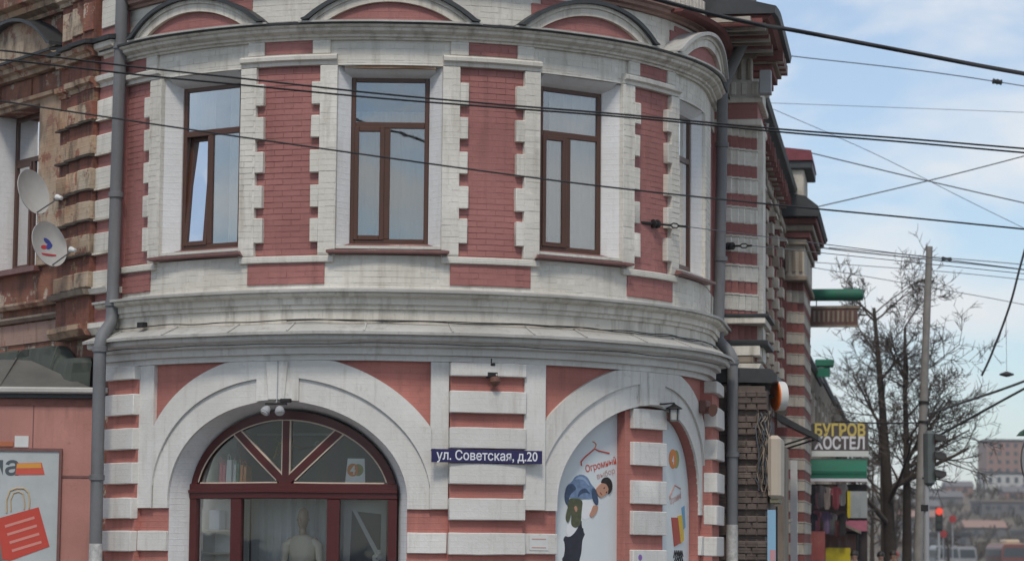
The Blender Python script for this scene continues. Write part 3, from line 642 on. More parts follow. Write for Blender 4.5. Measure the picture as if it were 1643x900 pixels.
art = [('trousers', TRO, [(2.617, 1.633), (2.647, 1.786), (2.737, 1.758), (2.856, 1.845), (2.931, 1.981), (3.06, 2.04), (3.139, 2.022), (3.118, 1.944), (2.996, 1.789), (2.958, 1.712), (2.947, 1.559), (2.90, 1.444), (2.92, 1.1), (2.65, 1.1), (2.613, 1.519)]),
 ('shirt', SHI, [(2.671, 1.824), (2.731, 1.978), (2.768, 1.902), (2.856, 1.88), (2.831, 1.826), (2.737, 1.758)]), ('shirt', SHI, [(2.967, 2.25), (3.124, 2.262), (3.152, 2.176), (3.118, 2.041), (2.995, 1.991), (2.935, 2.038), (2.942, 2.173)]),
 ('backpack', BP, [(2.704, 2.274), (2.967, 2.269), (2.943, 2.096), (2.931, 1.923), (2.831, 1.88), (2.761, 1.921), (2.767, 2.074), (2.693, 2.15)]),
 ('jacket', JK, [(2.643, 2.302), (2.679, 2.437), (2.776, 2.496), (2.825, 2.565), (2.939, 2.6), (3.043, 2.56), (3.109, 2.465), (3.19, 2.409), (3.164, 2.273), (2.954, 2.269), (2.778, 2.276), (2.692, 2.284)]),
 ('jacket', JD, [(2.643, 2.302), (2.679, 2.437), (2.776, 2.477), (2.852, 2.402), (2.777, 2.352), (2.728, 2.304), (2.693, 2.169), (2.656, 2.226)]),
 ('jacket_fold', flat('print_denim_light', (.26, .35, .50)), [(2.80, 2.52), (2.92, 2.575), (3.02, 2.53), (3.09, 2.44), (3.05, 2.45), (2.97, 2.52), (2.88, 2.53)]), ('jacket_fold', JD, [(2.86, 2.28), (2.90, 2.38), (3.0, 2.42), (3.10, 2.33), (3.02, 2.36), (2.93, 2.34)]), ('hand', FAC, [(2.80, 2.15), (2.84, 2.18), (2.87, 2.13), (2.84, 2.08)]), ('carried_leg', BP, [(2.66, 2.02), (2.72, 2.20), (2.77, 2.16), (2.74, 2.0), (2.70, 1.94)]),
 ('arm', FAC, [(3.151, 2.195), (3.246, 2.178), (3.22, 2.1), (3.139, 2.022), (3.073, 2.05), (3.117, 2.118)]), ('strap', JD, [(3.115, 2.407), (3.177, 2.418), (3.218, 2.332), (3.246, 2.236), (3.219, 2.177), (3.138, 2.253)]),
 ('face', FAC, [(3.19, 2.409), (3.313, 2.498), (3.418, 2.462), (3.456, 2.395), (3.399, 2.335), (3.287, 2.285), (3.218, 2.332)]),
 ('hair', HAI, [(3.286, 2.488), (3.327, 2.551), (3.412, 2.572), (3.484, 2.531), (3.514, 2.464), (3.5, 2.386), (3.442, 2.336), (3.419, 2.365), (3.436, 2.414), (3.384, 2.48)]),
 ('eye', HAI, [(3.33, 2.42), (3.355, 2.435), (3.36, 2.42), (3.34, 2.408)]), ('eye', HAI, [(3.375, 2.365), (3.40, 2.38), (3.405, 2.365), (3.385, 2.352)]), ('mouth', flat('print_lip', (.3, .08, .07)), [(3.262, 2.36), (3.30, 2.325), (3.305, 2.333), (3.27, 2.368)])]
def smooth(pts, k=2):
    for _ in range(k):
        q = []
        for i in range(len(pts)):
            p, r_ = pts[i], pts[(i + 1) % len(pts)]; q += [(p[0] * .78 + r_[0] * .22, p[1] * .78 + r_[1] * .22), (p[0] * .22 + r_[0] * .78, p[1] * .22 + r_[1] * .78)]
        pts = q
    return pts
for k, (n, m, pts) in enumerate(art): G().prism(smooth(pts), po - .002, po + .0025 + .0012 * k).build('printed_' + n, m, ad1, cut=.05)
def stroke(pts, w, o, name, mat, par):
    g = G().tube([(p[0], o, p[1]) for p in pts], w, 6); return g.build(name, mat, par, cut=0)
LR2 = flat('print_red', (.55, .09, .06)); LP = flat('print_faded_red', (.50, .26, .22))
stroke([(2.938, 2.712), (2.925, 2.76), (3.0, 2.83), (3.173, 2.94), (3.25, 2.915), (3.453, 2.891)], .011, po + .002, 'printed_hanger', LR2, ad1)
stroke([(3.173, 2.94), (3.2, 2.999), (3.17, 3.03), (3.132, 3.036)], .008, po + .002, 'printed_hanger', LORG, ad1)
put_text(G(), T_HUGE, 3.31, 2.69, po + .004, 13, width=.60).build('printed_text', LR2, ad1, cut=0)
put_text(G(), T_CHOICE, 3.40, 2.58, po + .004, 15, width=.36).build('printed_text', LP, ad1, cut=0)
po2 = -.125
ad2 = thing('advertising_poster', 'narrow white poster with shopping bags, squeezed beside the drainpipe end of the niche', 'poster', bend(5.2, po2, .1))
G().strip(lin(pu1 + .003, u + a, 24), lambda x: .1, lambda x: max(.2, ZS + ell(x - u, a, b) - .002) if abs(x - u) < a else ZS, -.30, po2).build('panel', POST, ad2, cut=0)
G().prism(disc(5.15, 2.86, .125), po2 - .002, po2 + .003).build('logo', LOLV, ad2, cut=.05); G().prism(disc(5.03, 2.86, .135), po2 - .002, po2 + .005).build('logo', LORG, ad2, cut=.05)
put_text(G(), T_FOUR, 5.03, 2.79, po2 + .0065).build('logo', MATS['logo_white'], ad2, cut=0)
stroke([(4.93, 2.30), (4.92, 2.34), (5.10, 2.50), (5.34, 2.46)], .012, po2 + .002, 'printed_hanger', LP, ad2)
put_text(G(), T_HUGE, 5.16, 2.28, po2 + .004, 14, width=.44).build('printed_text', LP, ad2, cut=0)
for n, m, pts in (('bag', flat('print_bag_red', (.36, .06, .04)), [(4.977, 2.054), (5.257, 2.058), (5.40, 1.72), (5.079, 1.659)]), ('bag', flat('print_bag_yellow', (.62, .42, .04)), [(5.215, 2.083), (5.40, 2.098), (5.491, 1.748), (5.337, 1.70)]), ('bag', flat('print_bag_blue', (.13, .33, .5)), [(5.39, 2.198), (5.52, 2.23), (5.56, 1.93), (5.47, 1.898)])):
    G().prism(pts, po2 - .002, po2 + .003 + .001 * pts[0][0]).build('printed_' + n, m, ad2, cut=.05)
for k in range(5):
    x = 5.06 + .075 * k; stroke([(x, 1.50 + .03 * math.sin(k * 2)), (x + .04, 1.60), (x + .09, 1.52), (x + .03, 1.44 + .02 * k), (x + .1, 1.42)], .009, po2 + .003, 'graffiti', CABLE, ad2)
# small notices on the street wall
nt_ = tag(G().box(25.2 * D, 28.6 * D, .057, .062, 1.585, 1.77).build('paper_notice', PLASTIC), 'faded paper notice on the banded wall under the street sign', 'notice')
for z in (1.73, 1.62): G().box(25.6 * D, 28.2 * D, .062, .0635, z - .006, z + .006).build('print_line', LP, nt_)
nt_ = tag(G().box(48.2 * D, 51.0 * D, .031, .036, 1.42, 1.57).build('paper_sticker', PLASTIC), 'small white sticker low on the post between the two posters', 'sticker')
G().prism(disc(49.2 * D, 1.50, .04), .0355, .038).build('print_spot', flat('print_violet', (.25, .12, .4)), nt_)

# street name sign (flat plate fixed across the pilaster)
SGB = flat('sign_blue', (.022, .018, .085))
fS = rigid(17.2 * D)
sg_ = thing('street_name_sign', 'dark blue street sign reading ул. Советская, д.20', 'sign', fS(0, .2, 2.70))
G().box(-.745, .745, .165, .185, 2.697, 2.868).build('plate', SGB, sg_, xf=fS, bevel=.004)
put_text(G(), T_STREET, 0, 2.733, .1875, 0, width=1.36).build('lettering', flat('sign_white', (.72, .72, .76)), sg_, xf=fS)
for x in (-.7, .7): G().tube([(x, .0, 2.86), (x, .165, 2.86)], .012, 6).build('bracket', IRON, sg_, xf=fS)

# ---------------- drainpipes (parts of the building)
def pipe(pts, r, name, mat, collars=()):
    p = G().tube(pts, r, 14).build(name, mat, B, xf=world, ang=50)
    for c in collars: G().lathe([(r * 1.02, -.04), (r * 1.22, -.035), (r * 1.22, .035), (r * 1.02, .04)], c, (0, 0, 1), 14).build('collar', mat, p, xf=world)
    return p
pl = pipe([(-5.395, 35.66, 9.3), (-5.41, 35.66, 6.9), (-5.425, 35.66, 4.72), (-5.43, 35.62, 4.60), (-5.52, 35.42, 4.40), (-5.535, 35.38, 4.28), (-5.535, 35.38, 3.9), (-5.525, 35.38, 0.3)], .086, 'drainpipe', PIPE, [(-5.40, 35.66, 8.4), (-5.412, 35.66, 6.35), (-5.423, 35.66, 4.86), (-5.535, 35.38, 4.22), (-5.533, 35.38, 2.5)])
G().tube([(-5.527, 35.38, .3), (-5.526, 35.38, 1.62)], .092, 14).build('painted_sleeve', PIPEW, pl, xf=world)
def wr(s, o, z): return bend(U1 + s, o, z)
prt = pipe([wr(1.0, .62, 9.95), wr(1.0, .60, 9.40), wr(1.0, .55, 9.25), wr(1.0, .22, 8.55), wr(1.0, .19, 8.40), wr(1.0, .175, 6.97), wr(1.0, .14, 4.80), wr(1.0, .15, 4.68), wr(.95, .30, 4.52), wr(.9, .355, 4.42), wr(.9, .355, 4.3), wr(.9, .345, .2)], .083, 'drainpipe', PIPE, [wr(1.0, .178, 7.6), wr(1.0, .165, 5.9), wr(.9, .35, 4.36), wr(.9, .35, 3.0)])
G().tube([wr(.9, .345, .2), wr(.9, .346, 1.98)], .089, 14).build('painted_sleeve', PIPEW, prt, xf=world)

# ---------------- wing on the old side (behind the satellite dishes)
def LW(s): return U0 - s
def lbox(s0, s1, o0, o1, z0, z1, name, mat, parent=B, **k): return G().box(LW(s1), LW(s0), o0, o1, z0, z1).build(name, mat, parent, **k)
lbox(.2, 2.6, -.45, 0, 0, 10.9, 'wing_wall', OCHRE); lbox(4.16, 14, -.45, 0, 0, 10.9, 'wing_wall', OCHRE)
lbox(2.6, 4.16, -.45, 0, 0, 5.55, 'wing_wall', OCHRE); lbox(2.6, 4.16, -.45, 0, 7.98, 10.9, 'wing_wall', OCHRE)
lbox(4.08, 4.157, -.44, .012, 5.56, 7.975, 'window_jamb', WHITE_R); lbox(2.603, 2.66, -.44, .012, 5.56, 7.975, 'window_jamb', WHITE_R)
window(LW(3.43), 'brown window behind the satellite dishes', 0, 5.62, 7.97, .655, -.30, B, False)
lbox(2.5, 4.6, -.30, .12, 5.53, 5.61, 'sill', SILL)
tag(G().box(-.62, .62, -.52, -.50, 5.5, 7.95).build('curtain', CURT2, xf=rigid(LW(3.43))), 'grey curtain behind the window with satellite dishes', 'curtain')
lbox(1.78, 2.58, .0, .06, 5.6, 8.0, 'window_surround', RUSTW, bevel=.01)
for k in range(5): lbox(1.70, 1.80, .0, .075, 5.62 + k * .46, 5.9 + k * .46, 'quoin', RUSTW, bevel=.01)
WB = [(7.45, 7.72), (6.97, 7.23), (6.49, 6.77), (6.06, 6.32), (5.59, 5.86), (5.12, 5.34)]
STEPS = [(-.04, .46, .18), (.46, .84, .27), (.84, 1.26, .23), (1.26, 1.72, .15)]
for i, (s0, s1, o) in enumerate(STEPS):
    ps = lbox(s0 + .002, s1, -.02, o, 4.5, 10.6, 'pilaster', RED if i == 0 else SOOTRED)
    for z0, z1 in WB:
        lbox(s0 - .012, s1 + .012, o - .05, o + .045, z0, z1, 'band_block', WHITE if i == 0 else RUSTW, ps, bevel=.012, jit=.006)
        lbox(s0 - .02, s1 + .02, o - .05, o + .07, z0 - .03, z0 - .002, 'drip_course', GRIME if i else CORN, ps, jit=.006)
def lsweep(prof, s0, s1, name, mat): return G().sweep(prof, LW(s1), LW(s0)).build(name, mat, B)
cap = lambda o, z: [(o - .25, z), (o + .02, z), (o + .03, z + .05), (o + .09, z + .08), (o + .1, z + .15), (o - .25, z + .16)]
for i, (s0, s1, o) in enumerate(STEPS):
    lsweep(cap(o, 7.90), s0 - .03, s1 + .03, 'pier_cap', WHITE if i == 0 else RUSTW); lsweep(cap(o + .05, 8.34), s0 - .05, s1 + .05, 'pier_cap', CORN if i == 0 else RUSTW)
    lsweep([(o - .2, 8.51), (o + .2, 8.50), (o + .21, 8.55), (o - .2, 8.62)], s0 - .08, s1 + .08, 'cornice_flashing', ROOFD)
    lsweep(cap(o + .02, 9.22), s0 - .03, s1 + .03, 'pier_cap', RUSTW)
    lbox(s0 + .05, s1 - .05, o - .02, o + .03, 8.72, 9.12, 'attic_panel', WHITE if i == 0 else (OCHRE if i == 1 else RUSTW), bevel=.01)
    lsweep([(o - .2, 5.02), (o + .10, 5.02), (o + .13, 5.09), (o - .2, 5.11)], s0 - .03, s1 + .03, 'string_moulding', WHITE if i == 0 else DIRTY)
    lsweep([(o - .2, 4.46), (o + .05, 4.46), (o + .12, 4.55), (o + .12, 4.62), (o - .2, 4.66)], s0 - .03, s1 + .03, 'base_moulding', WHITE if i == 0 else RUSTW)
lsweep([(-.1, 8.42), (.12, 8.42), (.14, 8.48), (.22, 8.50), (.24, 8.56), (.33, 8.60), (-.1, 8.66)], 1.74, 14, 'crown_cornice', RUSTW)
lsweep([(-.1, 8.662), (.345, 8.605), (.35, 8.64), (-.1, 8.72)], 1.74, 14, 'cornice_flashing', ROOFD)
lsweep([(-.1, 7.98), (.06, 7.98), (.07, 8.03), (.12, 8.05), (.13, 8.1), (-.1, 8.11)], 1.74, 14, 'string_moulding', RUSTW)
for k in range(4): lbox(1.9 + k * 1.05, 2.75 + k * 1.05, -.01, .025, 8.14, 8.40, 'frieze_panel', OCHRE, bevel=.008)
for z, o in ((5.06, .14), (4.86, .11)): lsweep([(-.1, z - .05), (o - .04, z - .05), (o, z), (o, z + .03), (-.1, z + .05)], 1.72, 14, 'string_moulding', RUSTW if z > 5 else DIRTY)
lsweep([(-.1, 9.22), (.1, 9.22), (.12, 9.27), (.24, 9.32), (.26, 9.40), (.36, 9.44), (-.1, 9.5)], 1.74, 14, 'attic_cornice', RUSTW)
lbox(1.75, 14, -.02, .03, 4.5, 4.79, 'frieze_panel', paint('pale_pink_plaster', (.40, .27, .22), (.33, .22, .17), (.12, .07, .05), .8, brick=.2, peel=(.3, .12, .07), peel_at=.6))
hu = LW(3.15); f1 = lambda x: 8.69 + max(0, seg(x - hu, 1.35, .52)); f2 = lambda x: f1(x) + .05
G().strip(lin(hu - 1.35, hu + 1.35, 30), lambda x: 8.69, lambda x: max(8.70, f1(x)), -.02, .22).build('window_hood', RUSTW, B, cut=0)
G().strip(lin(hu - 1.42, hu + 1.42, 30), lambda x: max(8.692, f1(x) + .003), lambda x: max(8.73, f2(x)), -.02, .36).build('hood_roof', ROOFD, B, cut=0)

# ---------------- wing along the receding street
def rbox(s0, s1, o0, o1, z0, z1, name, mat, parent=B, **k): return G().box(U1 + s0, U1 + s1, o0, o1, z0, z1).build(name, mat, parent, **k)
def rsweep(prof, s0, s1, name, mat, parent=B): return G().sweep(prof, U1 + s0, U1 + s1).build(name, mat, parent)
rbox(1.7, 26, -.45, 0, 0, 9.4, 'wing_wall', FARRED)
def risalit(s0, s1, steps, zlo, zhi, wz, red, white, plainw):
    for k, (ds, o) in enumerate(steps):
        st = rbox(s0 + ds, s1 - ds, -.02, o, zlo, zhi, 'pilaster', red if k < len(steps) - 1 or not plainw else white)
        if k == len(steps) - 1 and plainw: continue
        for z0, z1 in wz:
            rbox(s0 + ds - .018, s1 - ds + .018, max(0, o - .16), o + .012, z0, z1, 'band_block', white, st, bevel=.01, jit=.004)
            rbox(s0 + ds - .03, s1 - ds + .03, max(0, o - .16), o + .02, z1 + .001, z1 + .028, 'drip_course', white, st)
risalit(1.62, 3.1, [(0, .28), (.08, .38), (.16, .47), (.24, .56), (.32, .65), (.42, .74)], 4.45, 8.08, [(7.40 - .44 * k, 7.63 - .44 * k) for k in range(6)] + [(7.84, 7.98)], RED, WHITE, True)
# capital, corbelled cornice and roof edge
rbox(1.60, 3.1, -.02, .68, 8.083, 8.33, 'capital', RED); rbox(1.56, 3.14, -.02, .74, 7.985, 8.08, 'capital', CORN, bevel=.01); rbox(1.55, 3.14, -.02, .76, 8.332, 8.41, 'capital', CORN, bevel=.01)
rbox(1.60, 3.1, -.02, .72, 8.412, 8.66, 'attic_pilaster', WHITE); rbox(1.66, 3.05, -.02, .60, 8.662, 9.1, 'attic_pilaster', WHITE)
for k in range(4): rbox(1.57, 1.6, .12 + k * .16, .20 + k * .16, 8.45, 8.64, 'attic_rib', WHITE, bevel=.008)
for k in range(4): rbox(1.62, 1.66, .10 + k * .14, .16 + k * .14, 8.70, 9.0, 'attic_rib', DIRTY, bevel=.008)
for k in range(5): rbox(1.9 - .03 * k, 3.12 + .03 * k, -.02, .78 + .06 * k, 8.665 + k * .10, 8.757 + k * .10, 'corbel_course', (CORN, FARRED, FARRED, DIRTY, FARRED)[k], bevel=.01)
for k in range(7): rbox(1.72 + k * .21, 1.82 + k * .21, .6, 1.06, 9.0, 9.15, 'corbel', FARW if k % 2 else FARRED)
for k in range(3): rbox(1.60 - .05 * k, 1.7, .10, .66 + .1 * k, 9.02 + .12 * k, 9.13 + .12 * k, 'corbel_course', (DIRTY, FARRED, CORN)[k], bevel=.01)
G().sweep([(-.45, 9.16), (.98, 9.165), (1.04, 9.22), (-.45, 9.26)], 75 * D, U1 + 3.2).build('crown_cornice', FARRED, B)
for k in range(26):
    u = 72 * D + k * .135; o_ = .92 if k % 2 else .78
    G().box(u, u + .075, -.02, o_, 9.05 if k % 2 else 9.09, 9.159).build('corbel', (FARW, FARRED, DIRTY)[k % 3], B)
G().sweep([(-.02, 9.0), (.32, 9.0), (.36, 9.045), (-.02, 9.048)], 56 * D, U1 + 1.6).build('corbel_course', FARRED, B)
G().sweep([(-.45, 9.262), (1.05, 9.225), (1.10, 9.23), (1.12, 9.33), (-.45, 9.75)], 74 * D, U1 + 3.25).build('eaves_roof', ROOFD, B)
tag(G().box(U1 + 1.3, U1 + 1.52, .72, .90, 8.42, 8.78).build('junction_box', GREYP, bevel=.01), 'grey junction box high on the corner of the striped pilaster', 'junction box')
# base mouldings of the pavilion
for k, (z0, z1, o, m) in enumerate(((4.40, 4.50, .62, DIRTY), (4.50, 4.66, .72, CORN), (4.66, 4.74, .84, ROOFD), (4.98, 5.08, .80, CORN), (5.08, 5.13, .86, ROOFD))):
    rbox(1.55 - .02 * k, 3.15, -.02, o, z0, z1 - .002, 'base_moulding', m, bevel=.01, jit=.004)
rsweep([(0, 4.0), (.55, 4.0), (.74, 4.38), (0, 4.39)], 1.5, 3.1, 'base_moulding', CORN)
# sooty brick ground floor
for k in range(11):
    z = .0 + k * .365
    gf = rbox(.98, 3.1, -.02, .86, z, z + .285, 'brick_band', DBRICK, bevel=.008)
    rbox(1.02, 3.06, -.02, .82, z + .287, z + .363, 'brick_joint', DBRICK)
    for r in range(3):                          # the end bricks of each band
        for q in range(2 if r % 2 else 3):
            o0 = (.41, .56, .715)[q] if r % 2 == 0 else (.41, .64)[q]; o1 = (.54, .695, .85)[q] if r % 2 == 0 else (.62, .85)[q]
            rbox(.945 + random.uniform(-.008, .008), .985, o0, o1, z + .012 + r * .092, z + .092 + r * .092, 'brick', DBRICK, gf, bevel=.006)
rsweep([(-.02, 4.08), (.92, 4.06), (1.0, 4.10), (1.0, 4.19), (.9, 4.27), (-.02, 4.30)], 1.02, 3.2, 'porch_roof', ROOFD)
# wall between the pavilions: window hoods and mouldings seen along the wall
rsweep([(-.1, 9.30), (.30, 9.32), (.38, 9.40), (.48, 9.44), (.52, 9.52), (-.1, 9.75)], 3.2, 20, 'eaves_roof', ROOFD)
rsweep([(-.1, 9.0), (.14, 9.02), (.22, 9.1), (.25, 9.2), (.36, 9.3), (-.1, 9.31)], 3.2, 20, 'crown_cornice', DIRTY)
rsweep([(-.1, 8.2), (.14, 8.2), (.2, 8.3), (.28, 8.36), (-.1, 8.42)], 3.2, 20, 'string_moulding', FARW)
rsweep([(-.1, 4.5), (.16, 4.5), (.3, 4.62), (-.1, 4.7)], 3.2, 20, 'string_moulding', DIRTY)
for k in range(46):
    s = 3.3 + k * .36; rbox(s, s + .16, -.02, .40 if k % 2 else .30, 9.02, 9.29, 'corbel', (FARW, FARRED, DIRTY, FARRED)[k % 4], jit=.01)
    if k % 2 == 0: rbox(s, s + .2, -.02, .2, 8.46, 8.98, 'attic_rib', (FARRED, FARW, DIRTY)[k % 3], jit=.01)
for k in range(8):
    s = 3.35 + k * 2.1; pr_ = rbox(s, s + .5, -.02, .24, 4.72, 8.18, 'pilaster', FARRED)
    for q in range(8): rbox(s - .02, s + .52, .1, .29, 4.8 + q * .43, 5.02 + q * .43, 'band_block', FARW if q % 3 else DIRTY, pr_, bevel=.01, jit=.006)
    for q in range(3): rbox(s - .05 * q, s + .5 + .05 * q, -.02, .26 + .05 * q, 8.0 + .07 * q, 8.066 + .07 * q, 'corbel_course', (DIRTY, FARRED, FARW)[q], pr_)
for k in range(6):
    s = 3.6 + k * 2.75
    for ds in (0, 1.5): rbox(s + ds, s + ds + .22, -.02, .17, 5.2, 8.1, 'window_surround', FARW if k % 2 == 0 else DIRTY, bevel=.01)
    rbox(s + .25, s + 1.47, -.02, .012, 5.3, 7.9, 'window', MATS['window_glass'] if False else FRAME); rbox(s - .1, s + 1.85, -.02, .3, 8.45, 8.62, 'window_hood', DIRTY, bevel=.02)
    rbox(s - .05, s + 1.8, -.02, .26, 5.05, 5.18, 'sill', DIRTY)
G().tube([wr(9.5, .38, 9.3), wr(9.5, .22, 8.6), wr(9.5, .2, 4.4), wr(9.5, .24, .2)], .065, 10).build('drainpipe', PIPEW, B, xf=world)
# second pavilion
risalit(20, 24.5, [(0, .22), (.12, .36), (.24, .5), (.36, .63)], 0, 8.0, [(7.05 - .46 * k, 7.28 - .46 * k) for k in range(15)], FARRED, FARW, False)
rbox(19.95, 24.5, -.02, .26, 4.6, 8.1, 'side_strip', FARRED)
rbox(19.9, 24.6, -.02, .72, 7.5, 7.62, 'capital', DIRTY, bevel=.02); rbox(19.95, 24.5, -.02, .66, 7.622, 8.28, 'attic_pilaster', FARW)
for k in range(4): rbox(19.9, 19.95, .1 + k * .15, .17 + k * .15, 7.7, 8.2, 'attic_rib', DIRTY)
for k in range(4): rbox(19.85 - .04 * k, 24.6, -.02, .72 + .075 * k, 8.283 + k * .15, 8.42 + k * .15, 'corbel_course', (DIRTY, FARRED, DIRTY, FARRED)[k], bevel=.02)
rsweep([(-.2, 8.9), (.98, 8.87), (1.03, 8.95), (.98, 9.1), (.7, 9.32), (-.2, 9.5)], 19.5, 24.8, 'eaves_roof', ROOFD)
rbox(19.9, 22, .12, .66, 9.3, 9.96, 'pinnacle', FARW, bevel=.02)
rbox(19.8, 22.1, .1, .84, 9.96, 10.14, 'pinnacle_cap', ROOFD, bevel=.02); rsweep([(.08, 10.142), (.86, 10.142), (.82, 10.36), (.15, 10.44)], 19.75, 22.15, 'pinnacle_roof', plain('red_roof_sheet', (.20, .045, .055), .5, .1, .3))
lgt = [r for r in ()]

# ---------------- lower row of houses further down the street
for n, (s0, s1, z, lab, m) in enumerate(((26.05, 38, 6.55, 'low dirty red brick house behind the hostel sign', FARRED), (38.05, 52, 6.75, 'low stained house with a dark eave, second beyond the hostel sign', DIRTY), (52.05, 72, 6.9, 'farthest low red house in the receding row behind the bare tree', FARRED))):
    h = thing('row_house', lab, 'house', wr((s0 + s1) / 2, -3, 0), 'low houses down the street')
    rbox(s0, s1, -6, .25, 0, z - .25, 'wall', m, h); rsweep([(-6.2, z - .25), (.45, z - .25), (.5, z - .15), (.48, z - .05), (-3, z + 1.3), (-6.2, z - .05)], s0, s1, 'roof', ROOFD, h)
    rsweep([(.2, z - .7), (.34, z - .66), (.42, z - .3), (.2, z - .28)], s0, s1, 'cornice', DIRTY, h)
    k = s0 + .6
    while k < s1 - 1.5:
        rbox(k, k + .25, .2, .42, .2, z - .75, 'pilaster', (FARRED, DIRTY, FARW)[int(k) % 3], h)
        w = rbox(k + .9, k + 2.0, .2, .27, 3.9, 5.5, 'window', FRAME, h); rbox(k + .8, k + 2.1, .2, .4, 5.52, 5.68, 'hood', FARW, w)
        k += 3.0
tag(rbox(33.0, 33.35, .42, .92, 6.52, 6.72, 'awning', GREEN, None, bevel=.03), 'small green awning on the roofline of the low houses', 'awning')
tag(G().box(U1 + 33.05, U1 + 33.2, .46, .82, 6.25, 6.5).build('awning_bracket', GREEN), 'green bracket below the small roofline awning', 'bracket')

# ---------------- signs and awnings along the receding wall
SB = 24.9
tb = thing('tube_awning', 'green tube-shaped awning high on the striped pilaster', 'awning', wr(SB, .4, 5.6))
G().lathe([(.02, 0), (.135, .02), (.145, .1), (.145, 1.45), (.13, 1.52), (.02, 1.54)], wr(SB, .33, 7.66), tuple(Vector(wr(0, 1, 0)) - Vector(wr(0, 0, 0))), 18).build('roll', GREEN, tb, xf=world, ang=50)
G().tube([wr(SB, .42, 7.55), wr(SB, .42, 5.55)], .04, 8).build('post', PIPEW, tb, xf=world)
g2 = thing('projecting_sign', 'weathered brown projecting sign under the green tube awning', 'sign', wr(SB, .6, 6.9))
rbox(SB, SB + .12, .60, 1.72, 6.94, 7.34, 'panel', paint('old_brown_sign', (.16, .085, .075), (.12, .07, .06), (.05, .035, .03), .7, brick=0), g2)
rbox(SB - .02, SB + .14, .56, 1.76, 6.90, 6.938, 'frame', DIRTY, g2); rbox(SB - .02, SB + .14, .56, 1.76, 7.342, 7.40, 'frame', DIRTY, g2)
for k in range(9): rbox(SB - .015, SB + .0, .68 + k * .112, .73 + k * .112, 7.02, 7.28, 'letter_stroke', MATS['dirty_moulding'], g2)
for o in (.75, 1.6): G().tube([wr(SB + .06, o, 7.38), wr(SB + .06, o, 7.56)], .012, 6).build('hanger_rod', IRON, g2, xf=world)
SH = 30.0
hs_ = thing('hostel_sign', 'projecting sign reading БУГРОВ ХОСТЕЛ above the green awning', 'sign', wr(SH, 1.1, 4.0))
SGN = flat('sign_taupe', (.085, .07, .068))
rbox(SH, SH + .12, .44, 1.88, 4.17, 4.86, 'panel', SGN, hs_, bevel=.01); rbox(SH + .0, SH + .12, .44, 1.88, 4.02, 4.166, 'panel', PLASTIC, hs_)
fR = lambda x, y, z: wr(SH + y, x, z)
put_text(G(), T_BUG, 1.16, 4.545, -.012, 0, width=1.28).build('lettering', flat('sign_gold', (.60, .47, .13)), hs_, xf=fR)
put_text(G(), T_HOST, 1.16, 4.215, -.012, 0, width=1.28).build('lettering', flat('sign_letter_white', (.68, .66, .70)), hs_, xf=fR)
for o in (.5, 1.8): G().tube([wr(SH + .06, .2, 4.5 + .2 * o), wr(SH + .06, o, 4.5)], .015, 6).build('bracket', IRON, hs_, xf=world)
aw = thing('shop_awning', 'curved green shop awning under the hostel sign', 'awning', wr(SH + .6, 1.0, 3.3))
G().strip([U1 + SH - .9 + 1.5 * i / 12 for i in range(13)], lambda x: 3.42 + .5 * math.sqrt(max(0, 1 - ((x - U1 - SH - .62) / 1.55) ** 2)), lambda x: 3.46 + .52 * math.sqrt(max(0, 1 - ((x - U1 - SH - .62) / 1.55) ** 2)), .22, 1.85).build('canopy', GREEN, aw, cut=0)
rbox(SH - .95, SH - .88, .2, 1.87, 3.36, 3.43, 'edge_rail', MATS['sign_letter_white'], aw); rbox(SH - .9, SH - .87, .23, 1.84, 3.431, 3.62, 'valance', GREEN, aw)
for o in (.22, 1.82): G().prism([(U1 + SH - .88, 3.43), (U1 + SH + .62, 3.43), (U1 + SH + .62, 3.93), (U1 + SH - .1, 3.85), (U1 + SH - .6, 3.72)], o, o + .02).build('end_panel', GREEN, aw)
# round light box, cream box, banner, bracket roof
ax = (Vector(wr(0, 1, 0)) - Vector(wr(0, 0, 0))); al = (Vector(wr(1, 0, 0)) - Vector(wr(0, 0, 0)))
adir = (-ax * .92 - al * .39).normalized()
rs = thing('round_lightbox', 'round light box with an orange face on the sooty brick wall', 'sign', wr(2.2, .95, 3.6))
cc = Vector(wr(1.6, .95, 3.90))
G().lathe([(.215, 0), (.22, .02), (.22, .10), (.215, .12)], cc - adir * .12, adir, 28).build('body', PLASTIC, rs, xf=world)
G().lathe([(.223, 0), (.223, .022), (.19, .03)], cc, adir, 28).build('face', plain('orange_acrylic', (.72, .15, .015), .4), rs, xf=world)
G().tube([wr(1.6, .80, 3.9), wr(1.6, 1.0, 3.9)], .02, 6).build('bracket', IRON, rs, xf=world)
cb = thing('wall_box', 'cream rounded box sign hanging on the sooty brick wall', 'box sign', wr(1.5, .85, 2.4))
G().box(U1 + .80, U1 + 1.9, .87, 1.06, 2.36, 3.28).build('body', flat('cream_box', (.48, .41, .33)), cb, bevel=.05)
G().box(U1 + .85, U1 + 1.85, .9, 1.03, 2.30, 2.355).build('base', flat('olive_box', (.16, .15, .09)), cb)
ct = thing('cable_tangle', 'grey brown tangle of cables on the sooty brick wall beside the cream box', 'cables', wr(.95, .8, 2.4)); rnd = random.Random(8)
for k in range(14):
    o_ = .74 + .012 * k; G().tube([wr(.95 - rnd.uniform(0, .12), o_ + rnd.uniform(-.06, .06), 3.62 - q * .19 + rnd.uniform(-.04, .04)) for q in range(7)], .011, 5).build('strand', (CABLE2, TWIG, DIRTY)[k % 3], ct, xf=world, ang=60)
bn = thing('banner', 'narrow blue and pink banner low beside the sooty brick wall', 'banner', wr(2.4, .9, 0))
